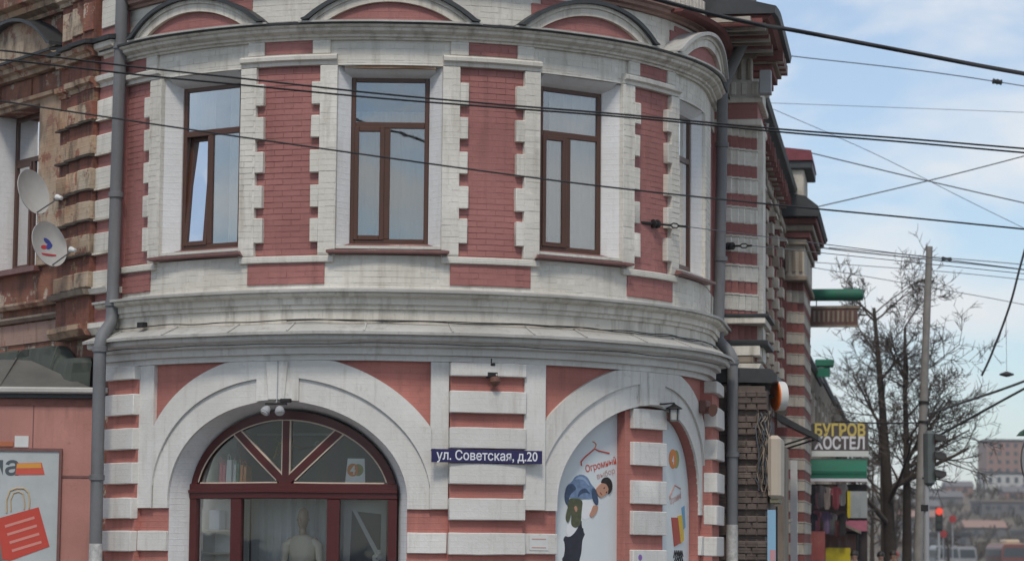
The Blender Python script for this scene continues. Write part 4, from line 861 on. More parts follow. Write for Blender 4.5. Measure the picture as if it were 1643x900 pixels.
G().box(U1 + .9, U1 + .93, .86, .98, .2, 2.2).build('cloth', (lambda m: m)(flat('banner_blue', (.24, .42, .58))), bn); G().box(U1 + .895, U1 + .899, .90, .98, .2, 1.62).build('print', flat('banner_pink', (.5, .26, .28)), bn)
G().tube([wr(.95, .99, .12), wr(.95, .99, 2.25)], .015, 6).build('pole', IRON, bn, xf=world)
cn = thing('door_canopy', 'dark sloping door canopy sticking out beyond the cream box', 'canopy', wr(16, .6, 3.9))
G().add([wr(15.2, .3, 4.36), wr(17, .3, 4.36), wr(17, 1.12, 3.92), wr(15.2, 1.12, 3.92), wr(15.2, .3, 4.22), wr(17, .3, 4.22), wr(17, 1.12, 3.82), wr(15.2, 1.12, 3.82)], [(0, 1, 2, 3), (7, 6, 5, 4), (0, 3, 7, 4), (1, 5, 6, 2), (3, 2, 6, 7), (0, 4, 5, 1)]).build('roof', ROOFD, cn, xf=world)
for s in (15.3, 16.9): G().tube([wr(s, .05, 3.6), wr(s, 1.0, 3.9)], .02, 6).build('strut', IRON, cn, xf=world)
rbox(12.5, 14.6, -.02, .55, .1, 3.6, 'porch_wall', DIRTY); rbox(10.2, 11.4, -.02, .35, 3.75, 4.2, 'porch_wall', FARRED)
wp_ = thing('white_downpipe', 'square white duct running down past the air conditioner', 'duct', wr(18, .5, .12))
rbox(17.9, 18.05, .44, .58, .12, 3.5, 'duct', PLASTIC, wp_)
acu = thing('air_conditioner', 'small grey air conditioner on a bracket below the cream box', 'air conditioner', wr(17, .3, 2.2))
rbox(16.4, 17.2, .06, .34, 2.26, 2.56, 'case', GREYP, acu, bevel=.02); rbox(16.37, 16.4, .1, .3, 2.3, 2.52, 'grille', IRON, acu); rbox(16.3, 17.3, -.0, .5, 2.20, 2.255, 'bracket', FARW, acu)
# garments hung out under the awning, and shop boards
random.seed(11)
for k in range(16):
    s = 27.2 + (k % 3) * .3 + .5 * (k // 8); o = .40 + .125 * (k % 8) + random.uniform(-.02, .02); z = 3.28 - .66 * (k // 8) - random.uniform(0, .12)
    c = [(.10, .03, .045), (.03, .03, .035), (.26, .12, .13), (.06, .05, .055), (.30, .25, .22), (.10, .065, .05), (.16, .03, .04), (.13, .12, .12), (.13, .03, .03), (.03, .035, .05), (.28, .10, .14), (.12, .09, .07), (.12, .08, .14), (.2, .2, .2), (.12, .03, .03), (.025, .022, .022)][k]
    nm = ['dark plum', 'black', 'dusty pink', 'charcoal', 'pale beige', 'brown', 'wine red', 'speckled grey', 'dark red', 'inky', 'rose', 'mottled brown', 'dim violet', 'ash grey', 'maroon', 'soot black'][k]
    w = .085; g = G().prism(smooth([(o - w, z - .55), (o + w, z - .55), (o + w * .9, z - .15), (o + w * 1.7, z - .22), (o + w * 1.5, z - .06), (o + .03, z), (o - .03, z), (o - w * 1.5, z - .06), (o - w * 1.7, z - .22), (o - w * .9, z - .15)], 1), -.02, .02)
    m = paint('cloth_%d' % k, c, tuple(x * .6 for x in c), tuple(min(1, x * 2.6 + .05) for x in c), .8, brick=0)
    f = (lambda S: (lambda x, y, z: wr(S + y, x, z)))(s)
    tag(g.build('hanging_garment', m, xf=f), f'{nm} garment hung out under the green awning', 'garment', 'garments under the awning')
tag(rbox(28.0, 28.06, .85, 1.46, .9, 1.70, 'shop_board', plain('yellow_board', (.55, .44, .02), .5), None), 'yellow shop board standing below the hung garments', 'board')
tag(rbox(27.6, 27.66, .42, .85, 1.0, 2.1, 'shop_board', paint('red_board', (.42, .12, .10), (.3, .07, .07), (.5, .4, .35), .5, brick=0), None), 'faded red shop board next to the yellow board', 'board')
pb = tag(rbox(29.2, 29.26, 1.42, 1.86, 2.45, 3.12, 'shop_board', paint('pale_board', (.42, .44, .44), (.3, .33, .33), (.1, .12, .12), .6, brick=0), None), 'pale photo board with a yellow edge under the awning', 'board')
rbox(29.17, 29.2, 1.36, 1.44, 2.45, 3.12, 'edge', MATS['yellow_board'], pb)
tag(rbox(28.6, 28.66, 1.22, 1.86, 2.12, 2.38, 'shop_board', plain('pink_board', (.50, .16, .22), .5), None), 'pink strip board below the pale photo board', 'board')
tag(rbox(29.6, 29.7, .25, 1.85, .12, 3.3, 'shop_backdrop', paint('dark_backdrop', (.06, .045, .045), (.035, .03, .03), (.14, .10, .09), .7, brick=0), None), 'added dark backdrop sheet behind the garments under the green awning', 'backdrop')  # plain dark sheet added as a backdrop to the hung garments
st_ = thing('market_stall', 'dark market stall with a sloping roof below the awning', 'stall', wr(29.5, 1, .12))
G().add([wr(28.4, .75, 2.55), wr(31, .75, 2.55), wr(31, 1.7, 2.12), wr(28.4, 1.7, 2.12), wr(28.4, .75, 2.48), wr(31, .75, 2.48), wr(31, 1.7, 2.05), wr(28.4, 1.7, 2.05)], [(0, 1, 2, 3), (7, 6, 5, 4), (0, 3, 7, 4), (1, 5, 6, 2), (3, 2, 6, 7), (0, 4, 5, 1)]).build('roof', DIRTY, st_, xf=world)
for s, o in ((28.5, .8), (28.5, 1.62)): G().tube([wr(s, o, .12), wr(s, o, 2.1)], .03, 6).build('post', IRON, st_, xf=world)
rbox(28.9, 29.0, .8, 1.6, .12, 2.05, 'back_panel', paint('stall_mix', (.25, .12, .10), (.12, .08, .08), (.35, .3, .28), .7, brick=0), st_)

# ---------------- pink annex on the old side
AX = thing('pink_annex', 'low pink plastered annex with a grey metal shed roof', 'building', (-7.9, 37, 0))
ya = 36.2
g = G().add([(-11, ya, 0), (-5.62, ya, 0), (-5.62, ya + .2, 0), (-5.9, ya + .6, 0), (-11, 41, 0), (-11, ya, 3.62), (-5.62, ya, 3.62), (-5.62, ya + .2, 3.62), (-5.9, ya + .6, 3.62), (-11, 41, 3.62)], [(0, 4, 3, 2, 1), (5, 6, 7, 8, 9), (0, 1, 6, 5), (1, 2, 7, 6), (2, 3, 8, 7), (3, 4, 9, 8), (4, 0, 5, 9)])
g.build('wall', PINK, AX, xf=world)
G().box(-6.14, -5.64, ya - .012, ya, 2.515, 2.545).build('joint_strip', MATS['brown_sill'], AX, xf=world)
for x in (-6.56, -7.3, -8.1): G().box(x, x + .012, ya - .006, ya, 2.92, 3.6).build('joint_strip', MATS['brown_sill'], AX, xf=world)
G().box(-11, -5.63, ya - .02, ya, 3.50, 3.59).build('fascia', plain('rust_fascia', (.27, .11, .085), .8, 0, .4, 6), AX, xf=world)
G().box(-11, -5.50, ya - .16, ya - .02, 3.66, 3.745).build('gutter', ZINC, AX, xf=world, bevel=.02)
G().box(-11, -5.56, ya - .08, ya + .3, 3.60, 3.66).build('eave_board', ROOFD, AX, xf=world)
ROOFG = plain('weathered_roof_sheet', (.15, .143, .128), .6, .3, .3, 3)
G().add([(-11, ya - .1, 3.74), (-5.75, ya - .1, 3.74), (-6.75, ya + .75, 4.17), (-11, ya + .75, 4.24), (-11, ya - .1, 3.70), (-5.75, ya - .1, 3.70), (-6.75, ya + .75, 3.9), (-11, ya + .75, 3.9), (-5.9, ya + .5, 3.72)],
        [(0, 1, 2, 3), (4, 7, 6, 5), (0, 4, 5, 1), (1, 5, 6, 2), (2, 6, 7, 3), (3, 7, 4, 0)]).build('roof', ROOFG, AX, xf=world)
for x in (-6.9, -7.7, -8.5): G().tube([(x - .12, ya - .08, 3.75), (x - .05, ya + .74, 4.2)], .012, 5).build('roof_seam', ROOFG, AX, xf=world)
v = []; m_ = 34; rnd = random.Random(17)
for i in range(m_ + 1):
    s = .62 + 5.4 * i / m_; top = 4.20 + .20 * min(1, max(0, (s - 1.25) / .35)) + rnd.uniform(-.02, .02)
    for j, fz in enumerate((0, .3, .55, .8, .93, 1)):
        zz = 3.68 + (top - 3.68) * fz; oo = (.46, .40, .36, .31, .27, .05)[j] + rnd.uniform(-.03, .03) * (j not in (0, 5)) + (.03 if j == 4 else 0)
        v.append(bend(LW(s + rnd.uniform(-.03, .03)), min(oo, (.805 * s - .42) / .593), zz))
FELT = paint('tar_felt', (.075, .09, .075), (.05, .06, .052), (.13, .13, .11), .6, brick=0)
G().add(v, [(6 * i + j, 6 * i + 6 + j, 6 * i + 7 + j, 6 * i + 1 + j) for i in range(m_) for j in range(5)]).build('roofing_felt', FELT, AX, xf=world, ang=12)
for s in (1.3, 2.5, 3.7): G().tube([bend(LW(s), .45, 3.75), bend(LW(s + .05), .41, 4.0), bend(LW(s + .02), .31, 4.36)], .014, 5).build('felt_lap', FELT, AX, xf=world)
yb = ya - .035
bb_ = thing('billboard', 'framed poster with a red shopping bag on the pink annex', 'poster', (-7.2, yb, 1.3))
G().box(-8.4, -6.18, yb, ya - .003, .9, 2.872).build('panel', plain('billboard_grey', (.44, .47, .47), .5, 0, .15, 3), bb_, xf=world)
BFR = MATS['brown_sill']
for a_ in ((-8.44, -6.14, 2.872, 2.912), (-8.44, -6.14, .86, .9)): G().box(a_[0], a_[1], yb - .02, ya - .002, a_[2], a_[3]).build('frame', BFR, bb_, xf=world)
for a_ in ((-6.18, -6.14), (-8.44, -8.4)): G().box(a_[0], a_[1], yb - .02, ya - .002, .9, 2.872).build('frame', BFR, bb_, xf=world)
def wprism(pts, y0, y1, name, mat, par): return G().prism(pts, y0, y1).build(name, mat, par, xf=world)
put_text(G(), T_NA, -6.93, 2.545, yb - .003, 0, width=.40).build('lettering', flat('print_slate', (.075, .09, .10)), bb_, xf=world)
wprism([(-6.758, 2.704), (-6.419, 2.717), (-6.371, 2.552), (-6.773, 2.545)], yb - .005, yb + .002, 'printed_tag', LR2, bb_)
wprism([(-6.754, 2.70), (-6.429, 2.711), (-6.417, 2.643), (-6.76, 2.634)], yb - .008, yb + .002, 'printed_tag', flat('print_amber', (.62, .28, .05)), bb_)
wprism([(-7.0, 1.95), (-6.443, 2.11), (-6.28, 1.577), (-6.821, 1.374), (-6.92, 1.4)], yb - .005, yb + .002, 'printed_bag', flat('print_bag_scarlet', (.50, .06, .04)), bb_)
wprism([(-7.2, 1.9), (-6.976, 1.947), (-6.90, 1.47), (-6.83, 1.384), (-7.1, 1.36)], yb - .004, yb + .002, 'printed_shadow', flat('print_grey', (.16, .15, .15)), bb_)
for k in range(4): wprism([(-6.90 + .035 * k, 1.86 - .11 * k), (-6.50 + .035 * k, 1.985 - .11 * k), (-6.49 + .035 * k, 1.95 - .11 * k), (-6.89 + .035 * k, 1.825 - .11 * k)], yb - .008, yb + .002, 'printed_line', flat('print_salmon', (.6, .24, .2)), bb_)
G().tube([(x, yb - .004, z) for x, z in [(-6.879, 2.03), (-6.885, 2.2), (-6.84, 2.33), (-6.749, 2.366), (-6.65, 2.365), (-6.59, 2.31), (-6.567, 2.2), (-6.572, 2.089)]], .012, 6).build('printed_handle', flat('print_tan', (.50, .37, .22)), bb_, xf=world)
G().tube([(x, yb - .004, z) for x, z in [(-6.82, 2.05), (-6.83, 2.2), (-6.79, 2.30), (-6.72, 2.32), (-6.66, 2.29), (-6.635, 2.15), (-6.64, 2.08)]], .010, 6).build('printed_handle', MATS['print_tan'], bb_, xf=world)
tag(G().box(-6.80, -6.61, ya - .015, ya - .002, 2.925, 3.08).build('paper_tag', PLASTIC, xf=world), 'white paper tag stuck above the shopping bag poster', 'paper tag')
tag(G().box(-7.4, -6.82, ya - .02, ya - .002, 2.935, 3.0).build('orange_strip', flat('orange_strip', (.40, .13, .06)), xf=world), 'orange strip fixed above the shopping bag poster', 'strip')

# ---------------- satellite dishes
def dish(c, wallpt, yaw, tilt, label, logo):
    c = Vector(c); n = Vector((math.sin(R(yaw)) * math.cos(R(tilt)), -math.cos(R(yaw)) * math.cos(R(tilt)), math.sin(R(tilt))))
    d = thing('satellite_dish', label, 'dish', wallpt, 'dishes on the old wing')
    r_ = .325; prof = [(r_ * k / 8, .075 * (k / 8) ** 2) for k in range(9)]; back = [(r_ * k / 8, .075 * (k / 8) ** 2 - .012) for k in range(8, -1, -1)]
    G().lathe(prof + back, c - n * .05, n, 40).build('reflector', plain('dish_grey', (.46, .455, .44), .5, 0, .12), d, xf=world, ang=50)
    up = Vector((0, 0, 1)); side = n.cross(up).normalized(); up2 = side.cross(n)
    low = c - up2 * .31; lnb = c + n * .44 - up2 * .22
    G().tube([low - n * .02, lnb], .011, 8).build('feed_arm', PIPE, d, xf=world)
    G().lathe([(.02, -.05), (.03, -.045), (.03, .0), (.042, .02), (.042, .05), (.03, .055)], lnb, (c - lnb).normalized(), 12).build('receiver', PLASTIC, d, xf=world)
    G().tube([c - n * .06, c - n * .2, wallpt], .022, 8).build('wall_arm', GREYP, d, xf=world)
    if logo:
        def el(px, pz, a_, b_, rot): 
            pts = []
            for k in range(16):
                t = 2 * math.pi * k / 16; x, z = a_ * math.cos(t), b_ * math.sin(t); x, z = x * math.cos(rot) - z * math.sin(rot), x * math.sin(rot) + z * math.cos(rot)
                q = px + x, pz + z; rr = math.hypot(*q); pts.append(c + side * q[0] + up2 * q[1] + n * (-.05 + .075 * (rr / r_) ** 2 + .004))
            return pts
        bl, rd = flat('logo_blue', (.05, .07, .28)), flat('logo_crimson', (.5, .05, .06))
        for px, pz, a_, b_, rt, m in ((-.03, .06, .075, .035, .5, bl), (-.05, -.01, .07, .035, -.5, bl), (.05, -.03, .07, .03, -.2, rd)):
            G().add(el(px, pz, a_, b_, rt), [tuple(range(16))]).build('logo', m, d, xf=world)
        G().add([c + side * x + up2 * z + n * (-.02) for x, z in ((-.14, -.13), (.14, -.13), (.14, -.155), (-.14, -.155))], [(0, 1, 2, 3)]).build('logo', rd, d, xf=world)
dish((-6.68, 36.35, 6.47), (-6.62, 36.9, 6.25), 60, 14, 'plain grey satellite dish, the upper of two on the old wing', False)
dish((-6.42, 36.25, 5.73), (-6.35, 36.75, 5.5), 54, 14, 'satellite dish with a blue and red logo below the plain one', True)

# ---------------- lamps and cameras on the facade
u = -16.8 * D
sp = thing('spot_lamp', 'pair of small spotlights hanging over the arched shop window', 'lamp', bend(u, .1, 3.4))
G().tube([(u, .12, 3.99), (u, .125, 3.5), (u, .16, 3.44)], .006, 6).build('cord', GREYP, sp, cut=0)
G().box(u - .14, u + .14, .14, .18, 3.42, 3.445).build('bracket', IRON, sp)
for k, du in enumerate((-.10, .05)):
    G().lathe([(.02, 0), (.05, .03), (.065, .09), (.055, .11)], (u + du, .16, 3.40), (.2 if k else -.3, .5, -.8), 12).build('lamp_head', GREYP, sp, cut=0)
    G().lathe([(.05, 0), (.05, .01)], (u + du + (.02 if k else -.03), .16 + .055, 3.315), (.2 if k else -.3, .5, -.8), 12).build('lens', PLASTIC, sp, cut=0)
G().box(u + .06, u + .2, .13, .2, 3.45, 3.50).build('driver_box', IRON, sp, bevel=.01)
u = 18.2 * D
c1 = thing('security_camera', 'dark dome camera under the top band of the middle pilaster', 'camera', bend(u, .15, 3.7))
G().box(u - .09, u + .06, .095, .17, 3.80, 3.88).build('bracket', IRON, c1, bevel=.01); G().lathe([(.05, 0), (.07, .02), (.065, .07), (.03, .11), (.005, .12)], (u, .2, 3.80), (0, .3, -1), 14).build('dome', plain('rusty_dome', (.16, .07, .05), .6), c1, cut=0)
G().tube([(u - .03, .13, 3.86), (u - .03, .16, 4.05)], .008, 6).build('cable', IRON, c1, cut=0)
c2 = thing('sensor', 'tiny sensor on the white band above the dome camera', 'sensor', bend(u - .02, .15, 4.0))
G().lathe([(.012, 0), (.02, .02), (.02, .06), (.012, .07)], (u - .05, .15, 3.965), (1, .4, .2), 10).build('body', IRON, c2, cut=0)
u = 56.2 * D
ln = thing('wall_lantern', 'black roofed lantern beside the post in the poster niche', 'lamp', bend(u, .1, 3.3))
G().lathe([(.115, 0), (.11, .015), (.03, .06), (.01, .075)], (u + .1, .14, 3.52), (0, 0, 1), 8).build('roof', IRON, ln, cut=0)
G().lathe([(.045, 0), (.07, .02), (.08, .16), (.075, .165)], (u + .1, .14, 3.35), (0, 0, 1), 8).build('glass', flat('lantern_glass', (.36, .36, .36)), ln, cut=0)
for k in range(4): a_ = k * math.pi / 2 + .4; G().tube([(u + .1 + .075 * math.cos(a_), .14 + .075 * math.sin(a_), 3.36), (u + .1 + .085 * math.cos(a_), .14 + .085 * math.sin(a_), 3.52)], .009, 5).build('bar', IRON, ln, cut=0)
G().tube([(u - .35, .09, 3.57), (u - .1, .10, 3.58), (u + .1, .14, 3.60)], .012, 6).build('bracket', IRON, ln, cut=0)
u = 72 * D
c3 = thing('horn_speaker', 'rust red bracket box on the red spandrel by the drainpipe', 'bracket', bend(u, .1, 3.6))
G().box(u - .1, u + .16, .06, .18, 3.52, 3.70).build('body', MATS['rusty_dome'], c3, bevel=.02); G().lathe([(.03, 0), (.05, .06), (.09, .12)], (u - .06, .18, 3.58), (-.4, .8, -.2), 12).build('mouth', MATS['rusty_dome'], c3, cut=0)

# ---------------- cables
def cable(pts, r, label, mat=CABLE, name='overhead_cable', xf=world, group='overhead wires', n=6, fine=6):
    P_ = [Vector(p) for p in pts]; out_ = []
    for i in range(len(P_) - 1):                 # Catmull-Rom
        p0, p1, p2, p3 = P_[max(i - 1, 0)], P_[i], P_[i + 1], P_[min(i + 2, len(P_) - 1)]
        for k in range(fine):
            t = k / fine; out_.append(.5 * ((2 * p1) + (p2 - p0) * t + (2 * p0 - 5 * p1 + 4 * p2 - p3) * t * t + (3 * p1 - p0 - 3 * p2 + p3) * t ** 3))
    out_.append(P_[-1]); return tag(G().tube(out_, r, n).build(name, mat, None, xf=xf, cut=0, ang=60), label, 'cable', group)
cable([(-3.5, 27, 8.75), (-1, 27, 8.0), (1.426, 27, 7.313), (2.399, 27, 7.071), (2.95, 27, 6.977), (4.05, 27, 6.776), (5.298, 27, 6.55), (7.5, 27, 6.2)], .023, 'thick dark cable dropping from the roof edge across the open sky')
cable([(-9, 27, 7.05), (-5.598, 27, 6.721), (-5.208, 27, 6.685), (-3.942, 27, 6.538), (-2.743, 27, 6.417), (-1.448, 27, 6.284), (-.154, 27, 6.177), (1.139, 27, 6.083), (2.753, 27, 5.946), (4.044, 27, 5.859), (5.289, 27, 5.765), (8, 27, 5.56)], .0098, 'upper strand of the paired cables crossing the upper windows')
cable([(-9, 27.05, 6.94), (-5.595, 27.05, 6.629), (-5.206, 27.05, 6.60), (-3.941, 27.05, 6.466), (-2.742, 27.05, 6.358), (-1.447, 27.05, 6.244), (-.154, 27.05, 6.153), (1.139, 27.05, 6.066), (2.753, 27.05, 5.925), (4.044, 27.05, 5.831), (5.288, 27.05, 5.731), (8, 27.05, 5.52)], .0098, 'lower strand of the paired cables crossing the upper windows')
cable([(-9, 27, 6.68), (-5.583, 27, 6.203), (-5.323, 27, 6.166), (-3.379, 27, 5.889), (-1.697, 27, 5.661), (-.148, 27, 5.459), (1.142, 27, 5.308), (2.687, 27, 5.158), (4.039, 27, 5.04), (5.279, 27, 4.927), (8, 27, 4.68)], .009, 'single thin cable sloping across the middle of the upper windows')
yy = 60.0
far = [('thin wire with a black insulator high in the sky', [(5.403, yy, 13.13), (6.41, yy, 12.963), (8.998, yy, 12.693), (11.152, yy, 12.405), (15, yy, 11.8)], .012),
 ('thin wire falling from the red capped pinnacle and crossing a rising one', [(6.834, yy, 10.714), (9.41, yy, 10.113), (11.738, yy, 9.598), (15, yy, 8.9)], .014),
 ('thin wire rising towards the frame edge, crossing a falling one', [(6.973, yy, 9.458), (9.41, yy, 10.055), (11.751, yy, 10.682), (15, yy, 11.6)], .014),
 ('faintest level wire in the middle of the sky', [(5.833, yy, 11.866), (11.762, yy, 11.698), (15, yy, 11.6)], .006),
 ('faint wire falling steeply below the faintest level wire', [(5.976, yy, 11.722), (8.268, yy, 10.726), (10.551, yy, 9.589), (13, yy, 8.4)], .007),
 ('wire just under the pole top running to the building', [(6.685, yy, 8.606), (7.398, yy, 8.482), (9.6, yy, 8.27), (11.721, yy, 8.059), (15, yy, 7.7)], .014),
 ('wire passing level with the pole top', [(7.256, yy, 8.524), (9.682, yy, 8.329), (11.722, yy, 8.174), (15, yy, 7.85)], .010),
 ('thin wire a little below the pole top', [(6.826, yy, 8.19), (9.822, yy, 8.0), (11.718, yy, 7.829), (15, yy, 7.5)], .008),
 ('thin wire sagging away below the other pole-top wires', [(6.826, yy, 8.075), (9.677, yy, 7.612), (11.712, yy, 7.256), (15, yy, 6.6)], .008),
 ('heavy cable hanging steeply above the small street lamp', [(12.6, yy, 11.4), (11.725, yy, 8.447), (11.384, yy, 7.225), (10.944, yy, 6.078), (10.727, yy, 5.621)], .026),
 ('upper of two dark cables rising from the pole past the street lamp', [(9.455, yy, 4.715), (10.508, yy, 5.079), (11.692, yy, 5.501), (15, yy, 6.8)], .03),
 ('lower of two dark cables rising from the pole past the street lamp', [(9.464, yy, 4.105), (9.948, yy, 4.364), (11.69, yy, 5.33), (15, yy, 7.1)], .03),
 ('dark level wire between the hostel sign and the concrete pole', [(7.382, yy, 4.542), (8.5, yy, 4.52), (9.43, yy, 4.545)], .018)]
for lab, pts, r in far: cable(pts, r, lab, CABLE if r >= .018 else CABLE2)
tag(G().lathe([(.02, -.12), (.07, -.1), (.05, -.03), (.07, .0), (.05, .05), (.07, .1), (.02, .12)], (11.15, 60, 12.405), (1, 0, -.14), 10).build('insulator', IRON, xf=world), 'black insulator on the wire high in the sky', 'insulator')
tag(G().lathe([(.015, -.12), (.05, -.1), (.03, 0), (.05, .1), (.015, .12)], (9.95, 60, 8.29), (1, 0, -.1), 10).build('insulator', IRON, xf=world), 'small insulator on the wire beside the pole top', 'insulator')
# span wires anchored in the facade, each with a turnbuckle and insulator
def span(p, q, end, label):
    p, q, end = Vector(p), Vector(q), Vector(end); d = (q - p); ln_ = d.length; d.normalize()
    t = thing('span_wire', label, 'span wire', tuple(p))
    G().tube([q, end], .006, 5).build('wire', CABLE2, t, xf=world)
    G().tube([p - d * .03, p + d * ln_ * .2], .022, 8).build('anchor_bolt', IRON, t, xf=world)
    G().lathe([(.02, 0), (.06, .01), (.06, .03), (.03, .04), (.03, .07), (.06, .08), (.06, .11), (.02, .12)], p + d * ln_ * .22, d, 12).build('insulator', IRON, t, xf=world)
    G().tube([p + d * (ln_ * .22 + .12), p + d * ln_ * .62], .016, 6).build('rod', IRON, t, xf=world)
    s0 = p + d * ln_ * .62; up = Vector((0, 0, .03))
    G().tube([s0, s0 + d * .05 + up, s0 + d * .12 + up, s0 + d * .17, s0 + d * .12 - up, s0 + d * .05 - up, s0], .010, 6).build('turnbuckle', IRON, t, xf=world)
    G().tube([s0 + d * .15, q], .016, 6).build('rod', IRON, t, xf=world)
span(bend(50.0 * D, .0, 6.03), (2.42, 36.2, 6.05), (7.5, 38.5, 5.75), 'span wire with insulator anchored in the red panel by the last window')
span(wr(1.62, .12, 6.16), (3.565, 39.0, 6.12), (8.06, 39.2, 5.72), 'span wire with turnbuckle anchored in the striped pilaster')
# cables lying along the ledge and drooping on the face
random.seed(3)
def drape(us, o, z, amp, r, label, seed):
    rnd = random.Random(seed); P_ = [(u_, o + rnd.uniform(-.02, .02), z + rnd.uniform(-amp, amp)) for u_ in us]; return cable(P_, r, label, CABLE, 'facade_cable', bend, 'cables along the ledge', 5, 5)
drape(lin(U0 - .05, U1 + .5, 26), .14, 4.515, .012, .008, 'black cable lying along the back of the grey ledge', 1)
drape(lin(-1.2, U1 + .3, 18), .16, 4.50, .016, .007, 'thinner black cable drooping along the ledge over the poster niche', 5)
drape(lin(U0 + .1, U1, 24), .345, 4.20, .012, .007, 'thin cable clipped under the grey ledge above the arches', 9)
tag(G().box(-3.52, -3.40, .14, .22, 4.505, 4.57).build('junction_box', IRON), 'little black junction box on the ledge near the drainpipe', 'junction box')

# ---------------- street furniture beyond the corner
po_ = thing('concrete_pole', 'tall concrete pole in front of the bare tree', 'pole', (9.25, 60, .12))
G().tube([(9.22, 60, .12), (9.25, 60, 1.4), (9.40, 60, 5), (9.56, 60, 8.57)], [.115, .11, .095, .075], 12).build('shaft', CONC, po_, xf=world, ang=50)
for z in (4.55, 5.0): G().lathe([(.12, -.03), (.12, .03)], (9.40, 60, z), (0.04, 0, 1), 12).build('band', IRON, po_, xf=world)
tl = thing('traffic_light', 'dark traffic light seen from the side on a slim post', 'traffic light', (7.93, 50, .12))
G().tube([(7.86, 50, .12), (7.88, 50, 3.2)], .055, 10).build('post', GREYP, tl, xf=world)
G().box(7.83, 8.03, 49.88, 50.10, 2.85, 3.90).build('housing', plain('signal_grey', (.10, .115, .115), .55), tl, xf=world, bevel=.06)
for k in range(3):
    z = 3.72 - .34 * k
    G().lathe([(.10, 0), (.10, .02)], (8.03, 49.98, z), (1, 0, 0), 16).build('lens', flat('lens_%d' % k, [(.12, .02, .02), (.13, .09, .02), (.02, .09, .05)][k]), tl, xf=world)
    v = []
    for i in range(9):
        t = math.pi * i / 8 + .0; cy_, cz_ = 49.98 + .12 * math.cos(t), z + .12 * math.sin(t)
        for x in (8.025, 8.24 - (.09 if i in (0, 8) else 0)): v += [(x, cy_, cz_ - (.04 if x > 8.1 else 0)), (x, 49.98 + .135 * math.cos(t), z + .135 * math.sin(t) - (.04 if x > 8.1 else 0))]
    f = []
    for i in range(8): a_ = 4 * i; f += [(a_, a_ + 4, a_ + 6, a_ + 2), (a_ + 1, a_ + 3, a_ + 7, a_ + 5), (a_ + 2, a_ + 6, a_ + 7, a_ + 3), (a_, a_ + 1, a_ + 5, a_ + 4)]
    G().add(v, f).build('visor', IRON, tl, xf=world)
G().tube([(7.88, 50, 3.0), (7.80, 50, 3.0)], .02, 6).build('bracket', IRON, tl, xf=world); G().box(7.78, 7.90, 49.94, 50.06, 2.38, 2.5).build('control_box', IRON, tl, xf=world)
t2 = thing('traffic_light', 'far traffic light showing red', 'traffic light', (22.7, 140, 0))
G().tube([(22.7, 140, 0), (22.7, 140, 3.1)], .06, 8).build('post', GREYP, t2, xf=world); G().box(22.52, 22.88, 139.85, 140.1, 2.75, 4.0).build('housing', IRON, t2, xf=world, bevel=.03)
G().lathe([(.2, 0), (.2, .03)], (22.7, 139.85, 3.78), (0, -1, 0), 16).build('red_lamp', plain('red_signal', (.7, .05, .03), .4, emit=(1, .13, .06, .3)), t2, xf=world)
for k in (1, 2): G().lathe([(.15, 0), (.15, .03)], (22.7, 139.85, 3.78 - .38 * k), (0, -1, 0), 14).build('lens', flat('dead_lens_%d' % k, (.03, .04, .03)), t2, xf=world)
for k, (x, z) in enumerate(((23.6, 3.4), (23.1, 2.6))): tag(G().lathe([(.2, 0), (.2, .03)], (x, 141, z), (0, -1, 0), 16).build('road_sign', plain('sign_red_%d' % k, (.35, .05, .05), .5), xf=world), ['small red road sign beside the far traffic light', 'small red road sign below the far traffic light'][k], 'road sign'); 
for k, (x, z) in enumerate(((23.6, 3.4), (23.1, 2.6))): tag(G().tube([(x, 141.06, 0), (x, 141.06, z)], .03, 6).build('sign_post', GREYP, xf=world), ['taller post of the far red road signs', 'shorter post of the far red road signs'][k], 'post')
hl = thing('street_lamp', 'small street lamp hanging on the cable in the sky', 'lamp', (11.3, 60, 5.6))
G().lathe([(.03, 0), (.16, -.05), (.17, -.08), (.03, -.12)], (11.3, 60, 5.72), (0, 0, 1), 14).build('shade', IRON, hl, xf=world); G().tube([(11.3, 60, 5.7), (11.3, 60, 6.95)], .005, 5).build('hanger', CABLE2, hl, xf=world)
os_ = thing('oval_board', 'grey oval board with a green cap at the frame edge', 'sign', (10.0, 50, .12))
G().prism([(9.93 + .26 * math.cos(2 * math.pi * k / 32), 3.35 + .50 * math.sin(2 * math.pi * k / 32)) for k in range(32)], 49.9, 50.05).build('board', flat('oval_grey', (.25, .25, .26)), os_, xf=world)
G().prism([(9.62, 3.82), (9.69, 3.90), (9.93, 4.05), (10.17, 3.90), (10.24, 3.82)], 49.75, 50.2).build('cap', plain('cap_green', (.03, .09, .05), .6), os_, xf=world); G().tube([(9.95, 50.1, .12), (9.95, 50.1, 3.8)], .05, 8).build('post', GREYP, os_, xf=world)

